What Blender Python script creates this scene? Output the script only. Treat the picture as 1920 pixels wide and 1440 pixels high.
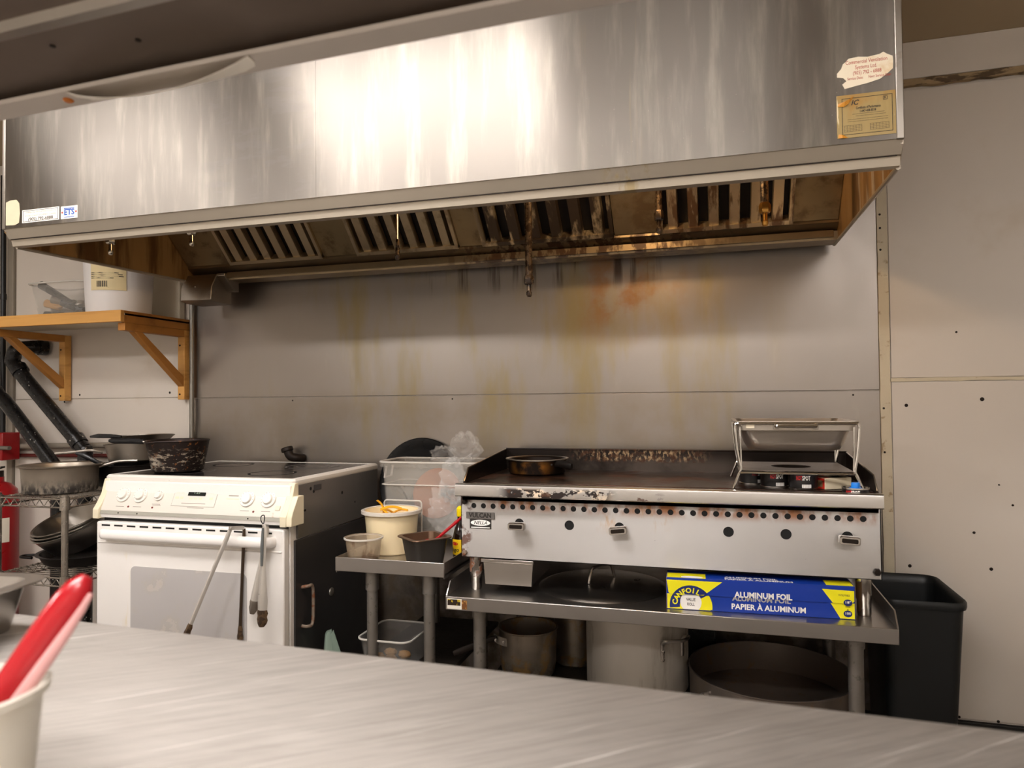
import bpy, bmesh, math, random
from math import sin, cos, pi, radians
from mathutils import Vector, Matrix
random.seed(7)
for o in list(bpy.data.objects): bpy.data.objects.remove(o, do_unlink=True)
SC = bpy.context.scene
COL = SC.collection

# ---------------------------------------------------------------- camera
F_PX = 1319.35
cam_d = bpy.data.cameras.new('camera'); cam = bpy.data.objects.new('camera', cam_d); COL.objects.link(cam)
cam_d.sensor_width = 36.0; cam_d.lens = F_PX / 1920 * 36.0; cam_d.clip_start = 0.02; cam_d.clip_end = 50
yaw, pitch, roll = 0.28277, 0.02295, -0.00934
fwd = Vector((-sin(yaw)*cos(pitch), cos(yaw)*cos(pitch), sin(pitch)))
rgt = fwd.cross(Vector((0, 0, 1))).normalized(); upv = rgt.cross(fwd)
r2 = rgt*cos(roll) + upv*sin(roll); u2 = -rgt*sin(roll) + upv*cos(roll)
m = Matrix((r2, u2, -fwd)).transposed().to_4x4(); m.translation = (2.216, -2.8467, 1.1822)
cam.matrix_world = m
cam_d.dof.use_dof = True; cam_d.dof.focus_distance = 2.55; cam_d.dof.aperture_fstop = 6.5
SC.camera = cam
# ---------------------------------------------------------------- world, exposure
w = bpy.data.worlds.new('world'); SC.world = w; w.use_nodes = True
w.node_tree.nodes['Background'].inputs[0].default_value = (1.0, .86, .72, 1)
w.node_tree.nodes['Background'].inputs[1].default_value = 0.02
SC.view_settings.view_transform = 'Standard'; SC.view_settings.look = 'None'
SC.view_settings.exposure = 1.62; SC.view_settings.gamma = 1.0; SC.view_settings.use_curve_mapping = False
# ceiling fluorescent fixtures: (x, y, length along x, width, strength); last two are added fill, unseen
FIXTURES = [(1.12, -1.80, 1.05, .34, 11.5), (-.42, -1.95, .85, .34, 8.5), (1.9, -3.35, 1.2, .34, 15.0), (-.6, -3.6, 1.2, .34, 16.0), (3.6, -3.9, 1.2, .34, 11.0)]
LIGHT_COL = (1.0, .95, .925)
HOOD_LAMP = 40.0

# ---------------------------------------------------------------- helpers
OFF = {}
def lin(c):
    if isinstance(c, str):
        c = c.lstrip('#'); c = [int(c[i:i+2], 16)/255 for i in (0, 2, 4)]
    return tuple(x/12.92 if x <= .04045 else ((x+.055)/1.055)**2.4 for x in c[:3])

def tag(o, label=None, cat=None, group=None, kind=None):
    if label: o['label'] = label
    if cat: o['category'] = cat
    if group: o['group'] = group
    if kind: o['kind'] = kind
    return o

def thing(name, label, cat, loc=(0, 0, 0), rotz=0, group=None, local=False):
    o = bpy.data.objects.new(name, None); COL.objects.link(o)
    o.empty_display_size = .05
    o.location = loc; o.rotation_euler = (0, 0, rotz)
    tag(o, label, cat, group)
    OFF[o.name] = Vector((0, 0, 0)) if local else Vector(loc)
    return o

class MB:
    def __init__(s): s.v = []; s.f = []
    def add(s, vs, fs):
        b = len(s.v); s.v += [Vector(v) for v in vs]; s.f += [tuple(i+b for i in f) for f in fs]; return s
    def box(s, x0, x1, y0, y1, z0, z1):
        v = [(x, y, z) for z in (z0, z1) for y in (y0, y1) for x in (x0, x1)]
        return s.add(v, [(0, 2, 3, 1), (4, 5, 7, 6), (0, 1, 5, 4), (1, 3, 7, 5), (3, 2, 6, 7), (2, 0, 4, 6)])
    def obox(s, c, size, M):
        hx, hy, hz = [a/2 for a in size]; n = MB().box(-hx, hx, -hy, hy, -hz, hz)
        return s.add([Vector(c) + M @ v for v in n.v], n.f)
    def bar(s, a, b, w, h, up=(0, 0, 1)):
        a = Vector(a); b = Vector(b); d = b-a; L = d.length; d.normalize()
        x = d.cross(Vector(up)).normalized(); z = x.cross(d)
        return s.obox((a+b)/2, (w, L, h), Matrix((x, d, z)).transposed())
    def tube(s, pts, r, n=10, cap=True, flat=None, closed=False):
        pts = [Vector(p) for p in pts]; k = len(pts); rs = r if isinstance(r, (list, tuple)) else [r]*k
        T = []
        for i in range(k):
            if closed: t = pts[(i+1) % k]-pts[i-1]
            else: t = pts[min(i+1, k-1)]-pts[max(i-1, 0)]
            T.append(t.normalized())
        a = Vector((0, 0, 1)) if abs(T[0].z) < .9 else Vector((1, 0, 0))
        nrm = (a - T[0]*a.dot(T[0])).normalized(); rings = []
        for i in range(k):
            nrm = (nrm - T[i]*nrm.dot(T[i])).normalized(); bn = T[i].cross(nrm)
            fl = flat or 1
            rings.append([pts[i] + nrm*(cos(2*pi*j/n)*rs[i]) + bn*(sin(2*pi*j/n)*rs[i]*fl) for j in range(n)])
        return s.loft(rings, cap=cap and not closed, loop=closed)
    def loft(s, rings, cap=True, loop=False):
        b = len(s.v); n = len(rings[0])
        for r in rings: s.v += [Vector(p) for p in r]
        k = len(rings)
        for i in range(k if loop else k-1):
            for j in range(n):
                a, c = b+i*n, b+((i+1) % k)*n; j2 = (j+1) % n
                s.f.append((a+j, a+j2, c+j2, c+j))
        if cap and not loop:
            s.f.append(tuple(b+j for j in reversed(range(n)))); s.f.append(tuple(b+(k-1)*n+j for j in range(n)))
        return s
    def lathe(s, prof, n=32, M=None, a0=0, a1=2*pi):
        M = M or Matrix.Identity(4); rings = []
        b = len(s.v); idx = []
        for r, z in prof:
            if r < 1e-6:
                s.v.append(M @ Vector((0, 0, z))); idx.append([len(s.v)-1]*n)
            else:
                st = len(s.v)
                for j in range(n):
                    t = 2*pi*j/n; s.v.append(M @ Vector((r*cos(t), r*sin(t), z)))
                idx.append(list(range(st, st+n)))
        for i in range(len(prof)-1):
            for j in range(n):
                q = [idx[i][j], idx[i][(j+1) % n], idx[i+1][(j+1) % n], idx[i+1][j]]
                u = []
                for x in q:
                    if x not in u: u.append(x)
                if len(u) > 2: s.f.append(tuple(u))
        return s
    def prism(s, poly, d0, d1, axis='x'):
        def mp(a, b, d): return {'x': (d, a, b), 'y': (a, d, b), 'z': (a, b, d)}[axis]
        n = len(poly); b = len(s.v)
        s.v += [Vector(mp(a, c, d0)) for a, c in poly] + [Vector(mp(a, c, d1)) for a, c in poly]
        s.f.append(tuple(range(b, b+n))); s.f.append(tuple(range(b+2*n-1, b+n-1, -1)))
        for i in range(n):
            j = (i+1) % n; s.f.append((b+i, b+n+i, b+n+j, b+j))
        return s
    def xf(s, M): s.v = [M @ v for v in s.v]; return s
    def mesh(s, name, off=Vector((0, 0, 0)), smooth=35):
        me = bpy.data.meshes.new(name)
        me.from_pydata([tuple(v-off) for v in s.v], [], s.f)
        bm = bmesh.new(); bm.from_mesh(me); bmesh.ops.recalc_face_normals(bm, faces=bm.faces); bm.to_mesh(me); bm.free()
        if smooth:
            me.polygons.foreach_set('use_smooth', [True]*len(me.polygons)); me.set_sharp_from_angle(angle=radians(smooth))
        me.update(); return me
    def build(s, name, mat, parent=None, bevel=0, smooth=35, seg=2, label=None, kind=None, uv=False):
        off = OFF.get(parent.name, Vector((0, 0, 0))) if parent else Vector((0, 0, 0))
        o = bpy.data.objects.new(name, s.mesh(name, off, smooth)); COL.objects.link(o)
        o.data.materials.append(mat)
        if parent: o.parent = parent
        if uv:      # u runs up the sheet, v along it (grain direction for brushed steel)
            lay = o.data.uv_layers.new(name='UVMap')
            for lp_ in o.data.loops:
                c_ = o.data.vertices[lp_.vertex_index].co; lay.data[lp_.index].uv = (c_.z, c_.x)
        OFF[o.name] = off
        if bevel:
            md = o.modifiers.new('bevel', 'BEVEL'); md.width = bevel; md.segments = seg; md.limit_method = 'ANGLE'; md.angle_limit = radians(40)
        if label: o['label'] = label
        if kind: o['kind'] = kind
        return o

def dup(o, parent=None, loc=None):
    c = o.copy(); COL.objects.link(c); c.parent = parent if parent else o.parent
    if loc is not None: c.location = loc
    OFF[c.name] = OFF.get(o.name, Vector((0, 0, 0)))
    for k in [k for k in bpy.data.objects if k.parent == o]: dup(k, c)
    return c

def rrect(w, d, r, n=5, cx=0, cy=0):
    P = []
    for qx, qy, a in ((1, 1, 0), (-1, 1, pi/2), (-1, -1, pi), (1, -1, 3*pi/2)):
        for i in range(n+1):
            t = a + pi/2*i/n; P.append((cx+qx*(w/2-r)+r*cos(t), cy+qy*(d/2-r)+r*sin(t)))
    return P
def ring(w, d, r, z, cx=0, cy=0, n=5): return [(x, y, z) for x, y in rrect(w, d, r, n, cx, cy)]
def TM(loc, rx=0, ry=0, rz=0):
    return Matrix.Translation(loc) @ Matrix.Rotation(rz, 4, 'Z') @ Matrix.Rotation(ry, 4, 'Y') @ Matrix.Rotation(rx, 4, 'X')
def arc(c, r, a0, a1, n, f): return [f(c, r, a0+(a1-a0)*i/n) for i in range(n+1)]
def bez(p0, p1, p2, n=8):
    p0, p1, p2 = Vector(p0), Vector(p1), Vector(p2)
    return [p0*(1-t)**2 + p1*2*t*(1-t) + p2*t*t for t in [i/n for i in range(n+1)]]
def smoothpath(pts, n=6):
    pts = [Vector(p) for p in pts]; out = []
    for i in range(len(pts)-1):
        p0, p1, p2, p3 = pts[max(i-1, 0)], pts[i], pts[i+1], pts[min(i+2, len(pts)-1)]
        for k in range(n):
            t = k/n
            out.append(.5*((2*p1)+(p2-p0)*t+(2*p0-5*p1+4*p2-p3)*t*t+(3*p1-p0-3*p2+p3)*t**3))
    return out+[pts[-1]]

# lettering ---------------------------------------------------------------
def text(s, size, parent, mat, fn, align='CENTER', bold=0, shear=0, width=None, name='lettering', depth=.0003, squash=1.0):
    cu = bpy.data.curves.new('t', 'FONT'); cu.body = s; cu.size = size; cu.align_x = align; cu.align_y = 'CENTER'
    cu.extrude = depth/2; cu.offset = bold; cu.shear = shear; cu.resolution_u = 2
    t = bpy.data.objects.new('t', cu); COL.objects.link(t)
    bpy.context.view_layer.update()
    me = bpy.data.meshes.new_from_object(t.evaluated_get(bpy.context.evaluated_depsgraph_get()))
    bpy.data.objects.remove(t, do_unlink=True)
    xs = [v.co.x for v in me.vertices] or [0]
    k = squash
    if width: k = width/max(1e-6, max(xs)-min(xs))
    off = OFF.get(parent.name, Vector((0, 0, 0)))
    for v in me.vertices: v.co = Vector(fn(v.co.x*k, v.co.y, v.co.z)) - off
    me.materials.clear(); me.materials.append(mat); me.name = name
    o = bpy.data.objects.new(name, me); COL.objects.link(o); o.parent = parent; OFF[o.name] = off
    return o
def flat(o, r=(1, 0, 0), u=(0, 0, 1)):
    o, r, u = Vector(o), Vector(r).normalized(), Vector(u).normalized(); n = r.cross(u)
    return lambda x, y, z: o + r*x + u*y + n*z
def wrap(c, R, a0, zc):   # on a vertical cylinder, a0 = direction angle of the text centre
    return lambda x, y, z: Vector((c[0]+(R+z)*cos(a0+x/R), c[1]+(R+z)*sin(a0+x/R), zc+y))

# ---------------------------------------------------------------- materials
class SH:
    def __init__(s, name):
        s.m = bpy.data.materials.new(name); s.m.use_nodes = True; s.nt = s.m.node_tree
        s.b = s.nt.nodes['Principled BSDF']; s.pos = None
    def n(s, t, **k):
        nd = s.nt.nodes.new(t)
        for a, v in k.items(): setattr(nd, a, v)
        return nd
    def l(s, a, b): s.nt.links.new(a, b)
    def val(s, inp, v):
        if isinstance(v, bpy.types.NodeSocket): s.l(v, inp)
        else: inp.default_value = v
    def math(s, op, a, b=0):
        nd = s.n('ShaderNodeMath', operation=op); s.val(nd.inputs[0], a); s.val(nd.inputs[1], b); return nd.outputs[0]
    def coord(s):
        if s.pos is None: s.pos = s.n('ShaderNodeNewGeometry').outputs['Position']
        return s.pos
    def noise(s, scale, detail=4, stretch=(1, 1, 1), rough=.55, rot=0):
        co = s.coord()
        if rot:
            mr = s.n('ShaderNodeMapping'); mr.inputs['Rotation'].default_value = (0, 0, rot); s.l(co, mr.inputs[0]); co = mr.outputs[0]
        mp = s.n('ShaderNodeMapping'); mp.inputs['Scale'].default_value = stretch
        s.l(co, mp.inputs[0])
        nd = s.n('ShaderNodeTexNoise'); nd.inputs['Scale'].default_value = scale; nd.inputs['Detail'].default_value = detail
        nd.inputs['Roughness'].default_value = rough; s.l(mp.outputs[0], nd.inputs['Vector']); return nd.outputs['Fac']
    def step(s, v, a, b):
        nd = s.n('ShaderNodeMapRange', interpolation_type='SMOOTHSTEP')
        s.val(nd.inputs[0], v); nd.inputs[1].default_value = a; nd.inputs[2].default_value = b; nd.inputs[3].default_value = 0; nd.inputs[4].default_value = 1
        if a > b:
            nd.inputs[1].default_value = b; nd.inputs[2].default_value = a; nd.inputs[3].default_value = 1; nd.inputs[4].default_value = 0
        return nd.outputs[0]
    def box(s, lim, soft):
        sp = s.n('ShaderNodeSeparateXYZ'); s.l(s.coord(), sp.inputs[0]); out = None
        for i in range(3):
            for k in range(2):
                v = lim[2*i+k]
                if v is None: continue
                sf = soft if isinstance(soft, (int, float)) else soft[i]
                e = s.step(sp.outputs[i], v-sf, v+sf) if k == 0 else s.step(sp.outputs[i], v+sf, v-sf)
                out = e if out is None else s.math('MULTIPLY', out, e)
        return out
    def mix(s, f, a, b):
        nd = s.n('ShaderNodeMix', data_type='RGBA'); s.val(nd.inputs[0], f)
        for i, c in ((6, a), (7, b)):
            if isinstance(c, bpy.types.NodeSocket): s.l(c, nd.inputs[i])
            else: nd.inputs[i].default_value = (*c, 1)
        return nd.outputs[2]
    def fmix(s, f, a, b):
        nd = s.n('ShaderNodeMix', data_type='FLOAT'); s.val(nd.inputs[0], f); s.val(nd.inputs[2], a); s.val(nd.inputs[3], b); return nd.outputs[0]

def mat(name, color, rough=.5, metal=0.0, var=.08, vscale=5, stretch=(1, 1, 1), bump=0, bscale=60, bstretch=(1, 1, 1), rvar=.06,
        alpha=1, trans=0, emit=0, aniso=0, stains=(), spec=.5, coat=0, ior=1.45, sss=0):
    S = SH(name); b = S.b; c = lin(color)
    col = S.mix(S.noise(vscale, 4, stretch), tuple(x*(1-var) for x in c), tuple(min(1, x*(1+var)) for x in c)) if var else c
    rg = S.fmix(S.noise(vscale*2.3, 3, stretch), max(.02, rough-rvar), min(1, rough+rvar)) if rvar else rough
    mt = metal
    for st in stains:
        f = S.step(S.noise(st.get('scale', 10), st.get('detail', 5), st.get('stretch', (1, 1, 1)), st.get('nr', .6), st.get('rot', 0)), st['lo'], st['hi'])
        if 'box' in st: f = S.math('MULTIPLY', f, S.box(st['box'], st.get('soft', .03)))
        f = S.math('MULTIPLY', f, st.get('amt', 1.0))
        col = S.mix(f, col, lin(st['c'])); rg = S.fmix(f, rg, st.get('rough', .6))
        if metal: mt = S.fmix(f, mt, st.get('metal', 0.0))
    if isinstance(col, bpy.types.NodeSocket): S.l(col, b.inputs['Base Color'])
    else: b.inputs['Base Color'].default_value = (*col, 1)
    S.val(b.inputs['Roughness'], rg); S.val(b.inputs['Metallic'], mt)
    b.inputs['Alpha'].default_value = alpha; b.inputs['Transmission Weight'].default_value = trans; b.inputs['IOR'].default_value = ior
    b.inputs['Specular IOR Level'].default_value = spec; b.inputs['Coat Weight'].default_value = coat
    if sss: b.inputs['Subsurface Weight'].default_value = sss; b.inputs['Subsurface Radius'].default_value = (.01, .008, .006)
    if aniso:
        b.inputs['Anisotropic'].default_value = aniso
        tn = S.n('ShaderNodeTangent', direction_type='UV_MAP', uv_map='UVMap'); S.l(tn.outputs[0], b.inputs['Tangent'])
    if emit: b.inputs['Emission Color'].default_value = (*c, 1); b.inputs['Emission Strength'].default_value = emit
    if bump:
        bp = S.n('ShaderNodeBump'); bp.inputs['Strength'].default_value = bump; bp.inputs['Distance'].default_value = .002
        S.l(S.noise(bscale, 3, bstretch), bp.inputs['Height']); S.l(bp.outputs[0], b.inputs['Normal'])
    return S.m

RUST = '#7a3f14'; GREASE = '#2a1a0e'; AMBER = '#a4631c'
M = {}
M['wall'] = mat('painted_wall', '#d3cabf', .55, var=.05, vscale=1.5, bump=.15, bscale=25, stains=[
    dict(c='#8a6a44', scale=70, lo=.74, hi=.78, amt=.7), dict(c='#b5a283', scale=3, lo=.55, hi=.8, amt=.35)])
M['ceil'] = mat('painted_ceiling', '#b3a184', .7, var=.05, vscale=2)
M['room'] = mat('room_paint', '#e2dcd2', .7, var=.05, vscale=2)
M['floor'] = mat('greasy_floor', '#6b625a', .45, var=.3, vscale=8, bump=.2, bscale=40)
M['caulk'] = mat('old_caulk', '#cdc1a8', .7, var=.08, vscale=14, bump=.5, bscale=90, stains=[dict(c='#8a6a3a', scale=34, lo=.60, hi=.70, stretch=(.6, 1, .6), amt=.8)])
M['jagged'] = mat('brown_caulk', '#a18a68', .8, var=.25, vscale=30, bump=.8, bscale=120, stains=[dict(c='#3a2511', scale=25, lo=.5, hi=.6, stretch=(.5, 1, 2), amt=.8)])
M['screw'] = mat('dark_screw', '#241c16', .5, metal=.6, var=.1)
M['baseb'] = mat('black_rubber_base', '#171513', .5)
M['wallsteel'] = mat('stainless_wall_sheet', '#99918a', .36, 1.0, var=.07, vscale=3, stretch=(1, 1, .5), bump=.12, bscale=6, rvar=.08, stains=[
    dict(c='#94813f', scale=5, lo=.46, hi=.70, stretch=(1, 1, .22), amt=.60, rough=.5, metal=.35, box=(.25, 2.35, None, None, 1.0, 1.85), soft=.22),
    dict(c='#94601f', scale=4.2, lo=.44, hi=.62, amt=.75, rough=.45, metal=.3, box=(1.70, 2.08, None, None, 1.47, 1.85), soft=.10),  # yellow-brown grime with the hood lamp's amber glow put into the colour
    dict(c='#3a220e', scale=14, lo=.50, hi=.62, stretch=(1, 1, .06), amt=.85, rough=.4, metal=.2, box=(1.0, 2.0, None, None, 1.66, 1.9), soft=.05),
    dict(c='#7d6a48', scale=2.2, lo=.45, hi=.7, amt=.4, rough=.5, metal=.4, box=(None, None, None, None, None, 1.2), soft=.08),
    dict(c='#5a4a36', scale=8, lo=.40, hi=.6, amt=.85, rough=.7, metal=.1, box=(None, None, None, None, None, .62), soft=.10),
    dict(c='#4d3516', scale=120, lo=.73, hi=.77, amt=.8), dict(c='#b0a697', scale=9, lo=.58, hi=.75, stretch=(1, 1, .3), amt=.25, rough=.5, metal=.6)])
M['hoodsteel'] = mat('brushed_hood_steel', '#7c766f', .36, 1.0, var=.05, vscale=2, rvar=.05, bump=.03, bscale=5, aniso=.9, stains=[
    dict(c='#d9d2c2', scale=22, lo=.45, hi=.85, stretch=(1, 1, .12), amt=.30, rough=.5, metal=.7),
    dict(c='#d9d2c2', scale=190, lo=.70, hi=.74, amt=.5, rough=.6, metal=.5, box=(1.9, 2.6, None, None, 1.78, 2.0), soft=.12),
    dict(c='#b59a4e', scale=20, lo=.54, hi=.66, stretch=(1, 1, .02), amt=.55, rough=.45, metal=.4, box=(1.9, 2.08, None, None, 1.74, 2.15), soft=.03),
    dict(c='#85807c', scale=26, lo=.52, hi=.62, stretch=(.35, 1, 1.2), amt=.35, rough=.5, metal=.8, box=(.72, 1.1, None, None, None, None), soft=.08)])
M['hoodlip'] = mat('hood_lip_steel', '#b3a999', .42, .7, var=.05, vscale=3, stains=[dict(c='#8c7430', scale=20, lo=.5, hi=.62, stretch=(1, 1, .05), amt=.6, box=(1.95, 2.06, None, None, None, None), soft=.02)])
M['hoodin'] = mat('greasy_hood_inside', '#a07d50', .38, .35, var=.2, vscale=5, stains=[
    dict(c='#4a2a10', scale=12, lo=.42, hi=.62, stretch=(1, 1, .12), amt=.8, rough=.35, metal=.3),
    dict(c='#d9cfc0', scale=13, lo=.50, hi=.58, stretch=(1, 1, .1), amt=.9, rough=.35, metal=.6, box=(2.5, 2.7, None, -.5, None, None), soft=.15)])
M['filter'] = mat('baffle_filter_steel', '#c9b797', .35, .9, var=.2, vscale=8, stains=[
    dict(c='#4b2a11', scale=22, lo=.46, hi=.58, stretch=(1, .25, .25), amt=.9, rough=.3, metal=.2, box=(1.95, 2.55, None, None, None, None), soft=.05),
    dict(c='#1d0f08', scale=18, lo=.34, hi=.52, stretch=(1, .4, .4), amt=.96, rough=.3, metal=.1, box=(1.33, 1.92, None, None, None, None), soft=.04),
    dict(c='#3c2410', scale=8, lo=.45, hi=.7, amt=.7, rough=.4, metal=.3, box=(.7, 1.33, None, None, None, None), soft=.1)])
M['filtdark'] = mat('filter_dark_gap', '#15100c', .5, .3, var=.2)
M['spacer'] = mat('filter_blank_panel', '#9a8868', .4, .85, var=.15, vscale=6, stains=[dict(c='#4a3013', scale=9, lo=.45, hi=.65, amt=.7, rough=.4, metal=.3)])
M['trough'] = mat('grease_trough_steel', '#8d7c62', .35, .9, var=.15, vscale=8, stains=[
    dict(c='#3a200c', scale=26, lo=.46, hi=.56, stretch=(1, 1, .4), amt=.9, rough=.3, metal=.2, box=(1.2, 2.2, None, None, None, None), soft=.2)])
M['steel'] = mat('satin_stainless', '#b9b4ae', .28, 1.0, var=.04, vscale=7, rvar=.015)
M['steelworn'] = mat('worn_stainless', '#a19a91', .36, 1.0, var=.12, vscale=9, stains=[dict(c='#6a5a46', scale=14, lo=.56, hi=.72, amt=.5, metal=.5)])
M['counter'] = mat('scratched_counter_steel', '#b3ada6', .48, .8, var=.05, vscale=60, stretch=(.12, 1, 1), bump=.1, bscale=220, bstretch=(.06, 1, 1), rvar=.07, stains=[
    dict(c='#7b746d', scale=240, lo=.42, hi=.66, stretch=(.04, 1, 1), rot=-.62, amt=.32, metal=.8, rough=.42),
    dict(c='#a09992', scale=14, lo=.45, hi=.75, stretch=(.5, 1, 1), rot=-.35, amt=.3, metal=.8, rough=.42),
    dict(c='#f2eee8', scale=170, lo=.60, hi=.70, stretch=(.025, 1, 1), rot=-.72, amt=.6, metal=.5, rough=.5)])
M['overshelf'] = mat('overshelf_steel', '#75685d', .5, .8, var=.08, vscale=6)
M['chrome'] = mat('chrome', '#d6d2cc', .1, 1.0, var=.03)
M['alum'] = mat('dull_aluminium', '#cdc6bb', .45, .5, var=.10, vscale=12, stretch=(1, 1, .3), stains=[dict(c='#7a6a52', scale=16, lo=.52, hi=.7, stretch=(1, 1, .2), amt=.5, metal=.5)])
M['alumburnt'] = mat('burnt_aluminium', '#9b9184', .4, .9, var=.15, vscale=16, stains=[
    dict(c='#1b1512', scale=60, lo=.34, hi=.58, stretch=(.8, .8, .4), amt=.97, metal=.2, box=(None, None, None, None, None, .858), soft=.03)])
M['panburnt'] = mat('burnt_saucepan', '#2b2320', .45, .7, var=.3, vscale=20, stains=[
    dict(c='#cfc4b4', scale=70, lo=.46, hi=.60, stretch=(.5, .5, 1.4), amt=.95, metal=.7, rough=.4, box=(None, .20, None, None, .935, .985), soft=(.03, .1, .02)),
    dict(c='#b8aa96', scale=80, lo=.55, hi=.63, stretch=(.6, .6, 1.4), amt=.8, metal=.6, rough=.4, box=(None, None, None, None, .93, 1.0), soft=.02),
    dict(c='#7a4a20', scale=60, lo=.60, hi=.66, amt=.8, metal=.3)])
M['blackpan'] = mat('blackened_pan', '#191513', .42, .5, var=.25, vscale=20)
M['griddlepan'] = mat('seared_skillet', '#1f1712', .38, .7, var=.3, vscale=14, stains=[
    dict(c='#b9792c', scale=9, lo=.40, hi=.60, amt=.8, metal=.6, rough=.3, box=(1.50, 1.62, None, -.2, .915, .96), soft=.03)])
M['darksteel'] = mat('dark_pot_steel', '#80766e', .32, .75, var=.12, vscale=6, stains=[dict(c='#8a6a3f', scale=18, lo=.58, hi=.7, amt=.5, metal=.4)])
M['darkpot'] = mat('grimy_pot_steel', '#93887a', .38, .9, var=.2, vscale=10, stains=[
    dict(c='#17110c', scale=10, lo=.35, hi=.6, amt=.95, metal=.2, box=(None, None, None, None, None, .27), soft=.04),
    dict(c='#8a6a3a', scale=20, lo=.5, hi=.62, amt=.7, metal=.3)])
M['white'] = mat('white_enamel', '#e6e2dd', .28, var=.012, vscale=3, rvar=.01, spec=.5, stains=[
    dict(c='#d8c07a', scale=16, lo=.45, hi=.6, stretch=(1, 1, .15), amt=.7, box=(.135, .172, None, -.72, .35, .64), soft=.015)])
M['whiteold'] = mat('worn_white_enamel', '#d6d1c9', .3, var=.04, vscale=5, stains=[dict(c='#7d6242', scale=75, lo=.69, hi=.73, amt=.8)])
M['cream'] = mat('cream_plastic', '#d9cfb4', .4, var=.04)
M['panelwhite'] = mat('control_panel_white', '#d3cdc3', .35, var=.03, stains=[dict(c='#a8772f', scale=30, lo=.56, hi=.66, amt=.6, box=(.70, .80, None, None, None, None), soft=.04)])
M['greystrip'] = mat('grey_strip', '#9a978c', .4, var=.04)
M['ovenglass'] = mat('oven_window', '#b4b0ae', .22, var=.05, vscale=4, stains=[dict(c='#b9a878', scale=9, lo=.5, hi=.9, amt=.5)])
M['glass'] = mat('black_ceramic_glass', '#1d1b1b', .16, var=.2, vscale=6, spec=.6)
M['ringgrey'] = mat('burner_outline', '#4a4644', .35, var=0)
M['knobwhite'] = mat('white_knob', '#dcd8d0', .3, var=.02)
M['lcd'] = mat('lcd_dark', '#1a1c18', .6, var=0, spec=.1)
M['lcdtext'] = mat('lcd_digit', '#8ea28e', .4, var=0, rvar=0)
M['ink'] = mat('grey_print', '#8d857a', .6, var=0, rvar=0)
M['darkink'] = mat('dark_print', '#2b2723', .6, var=0, rvar=0)
M['redled'] = mat('indicator_red', '#6d1f14', .3, var=0)
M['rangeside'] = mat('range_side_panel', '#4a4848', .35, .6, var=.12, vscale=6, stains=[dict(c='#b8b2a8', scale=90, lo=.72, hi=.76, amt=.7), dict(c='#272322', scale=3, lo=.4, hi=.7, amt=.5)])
M['rangeupper'] = mat('range_upper_side_sheen', '#6f6c69', .38, .6, var=.12, vscale=6)  # paler than the lower side; its reflection is put into the colour
M['black'] = mat('black_gap', '#0a0908', .7, var=0)
M['rustbar'] = mat('rusty_bracket', '#8f7f70', .6, .4, var=.25, vscale=40, stains=[dict(c=RUST, scale=45, lo=.48, hi=.58, amt=.9)])
M['gridfront'] = mat('griddle_front_steel', '#cac7c4', .40, 1.0, var=.05, vscale=8, bump=.03, bscale=120, aniso=.8, stains=[
    dict(c='#9a5b1f', scale=17, lo=.40, hi=.62, stretch=(1, 1, .45), amt=.9, rough=.6, metal=.1, box=(1.48, 2.65, None, None, .822, .9), soft=.016),
    dict(c='#b98a45', scale=16, lo=.50, hi=.62, stretch=(1, 1, .35), amt=.7, rough=.6, metal=.3, box=(1.85, 2.06, None, None, .775, .84), soft=.03),
    dict(c='#5b2f10', scale=24, lo=.50, hi=.6, amt=.9, rough=.7, metal=.0, box=(1.38, 1.425, None, None, .64, .88), soft=.008),
    dict(c='#3d3733', scale=140, lo=.72, hi=.76, amt=.7)])
M['gridlip'] = mat('griddle_lip_steel', '#bdb9b4', .3, 1.0, var=.05, vscale=8, stretch=(.3, 1, 1), stains=[
    dict(c='#e9d3b5', scale=24, lo=.45, hi=.60, stretch=(.8, 1, 1), amt=.8, rough=.5, metal=.2, box=(1.585, 1.90, None, -.668, .868, .9), soft=(.02, .004, .004)),
    dict(c='#1d0f08', scale=42, lo=.465, hi=.505, stretch=(.8, 1, 1), amt=1, rough=.5, metal=.0, box=(1.545, 1.90, None, -.66, .866, .900), soft=(.03, .004, .006)),
    dict(c='#4a2a12', scale=45, lo=.6, hi=.64, stretch=(.5, 1, 1), amt=.9, metal=0, box=(1.5, 2.05, None, -.66, .866, .895), soft=(.05, .004, .006))])
M['plate'] = mat('seasoned_griddle_plate', '#3b2d25', .3, .8, var=.3, vscale=9, stretch=(.4, 1, 1), stains=[dict(c='#5a2f1c', scale=7, lo=.45, hi=.7, amt=.6, metal=.4)])
M['splash'] = mat('griddle_splash', '#2b2522', .35, .8, var=.2, vscale=8, stains=[
    dict(c='#6b625b', scale=3, lo=.35, hi=.55, amt=.7, metal=.9, rough=.3, box=(1.62, None, None, None, None, .95), soft=.03),
    dict(c='#b59b78', scale=85, lo=.47, hi=.60, stretch=(1, 1, .5), amt=.9, rough=.8, metal=.1, box=(1.72, 2.13, None, None, .945, .982), soft=(.08, .1, .008)),
    dict(c='#4a2a12', scale=60, lo=.47, hi=.60, amt=.8, rough=.8, metal=.1, box=(1.66, 2.17, None, None, .938, .99), soft=(.05, .1, .006))])
M['standsteel'] = mat('stand_shelf_steel', '#b3afab', .32, 1.0, var=.05, vscale=10, stretch=(.3, 1, 1), rvar=.02)
M['gal'] = mat('galvanised_leg', '#8f8a84', .45, .85, var=.2, vscale=18, stains=[dict(c='#4d443a', scale=40, lo=.58, hi=.68, amt=.6, metal=.3)])
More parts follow.
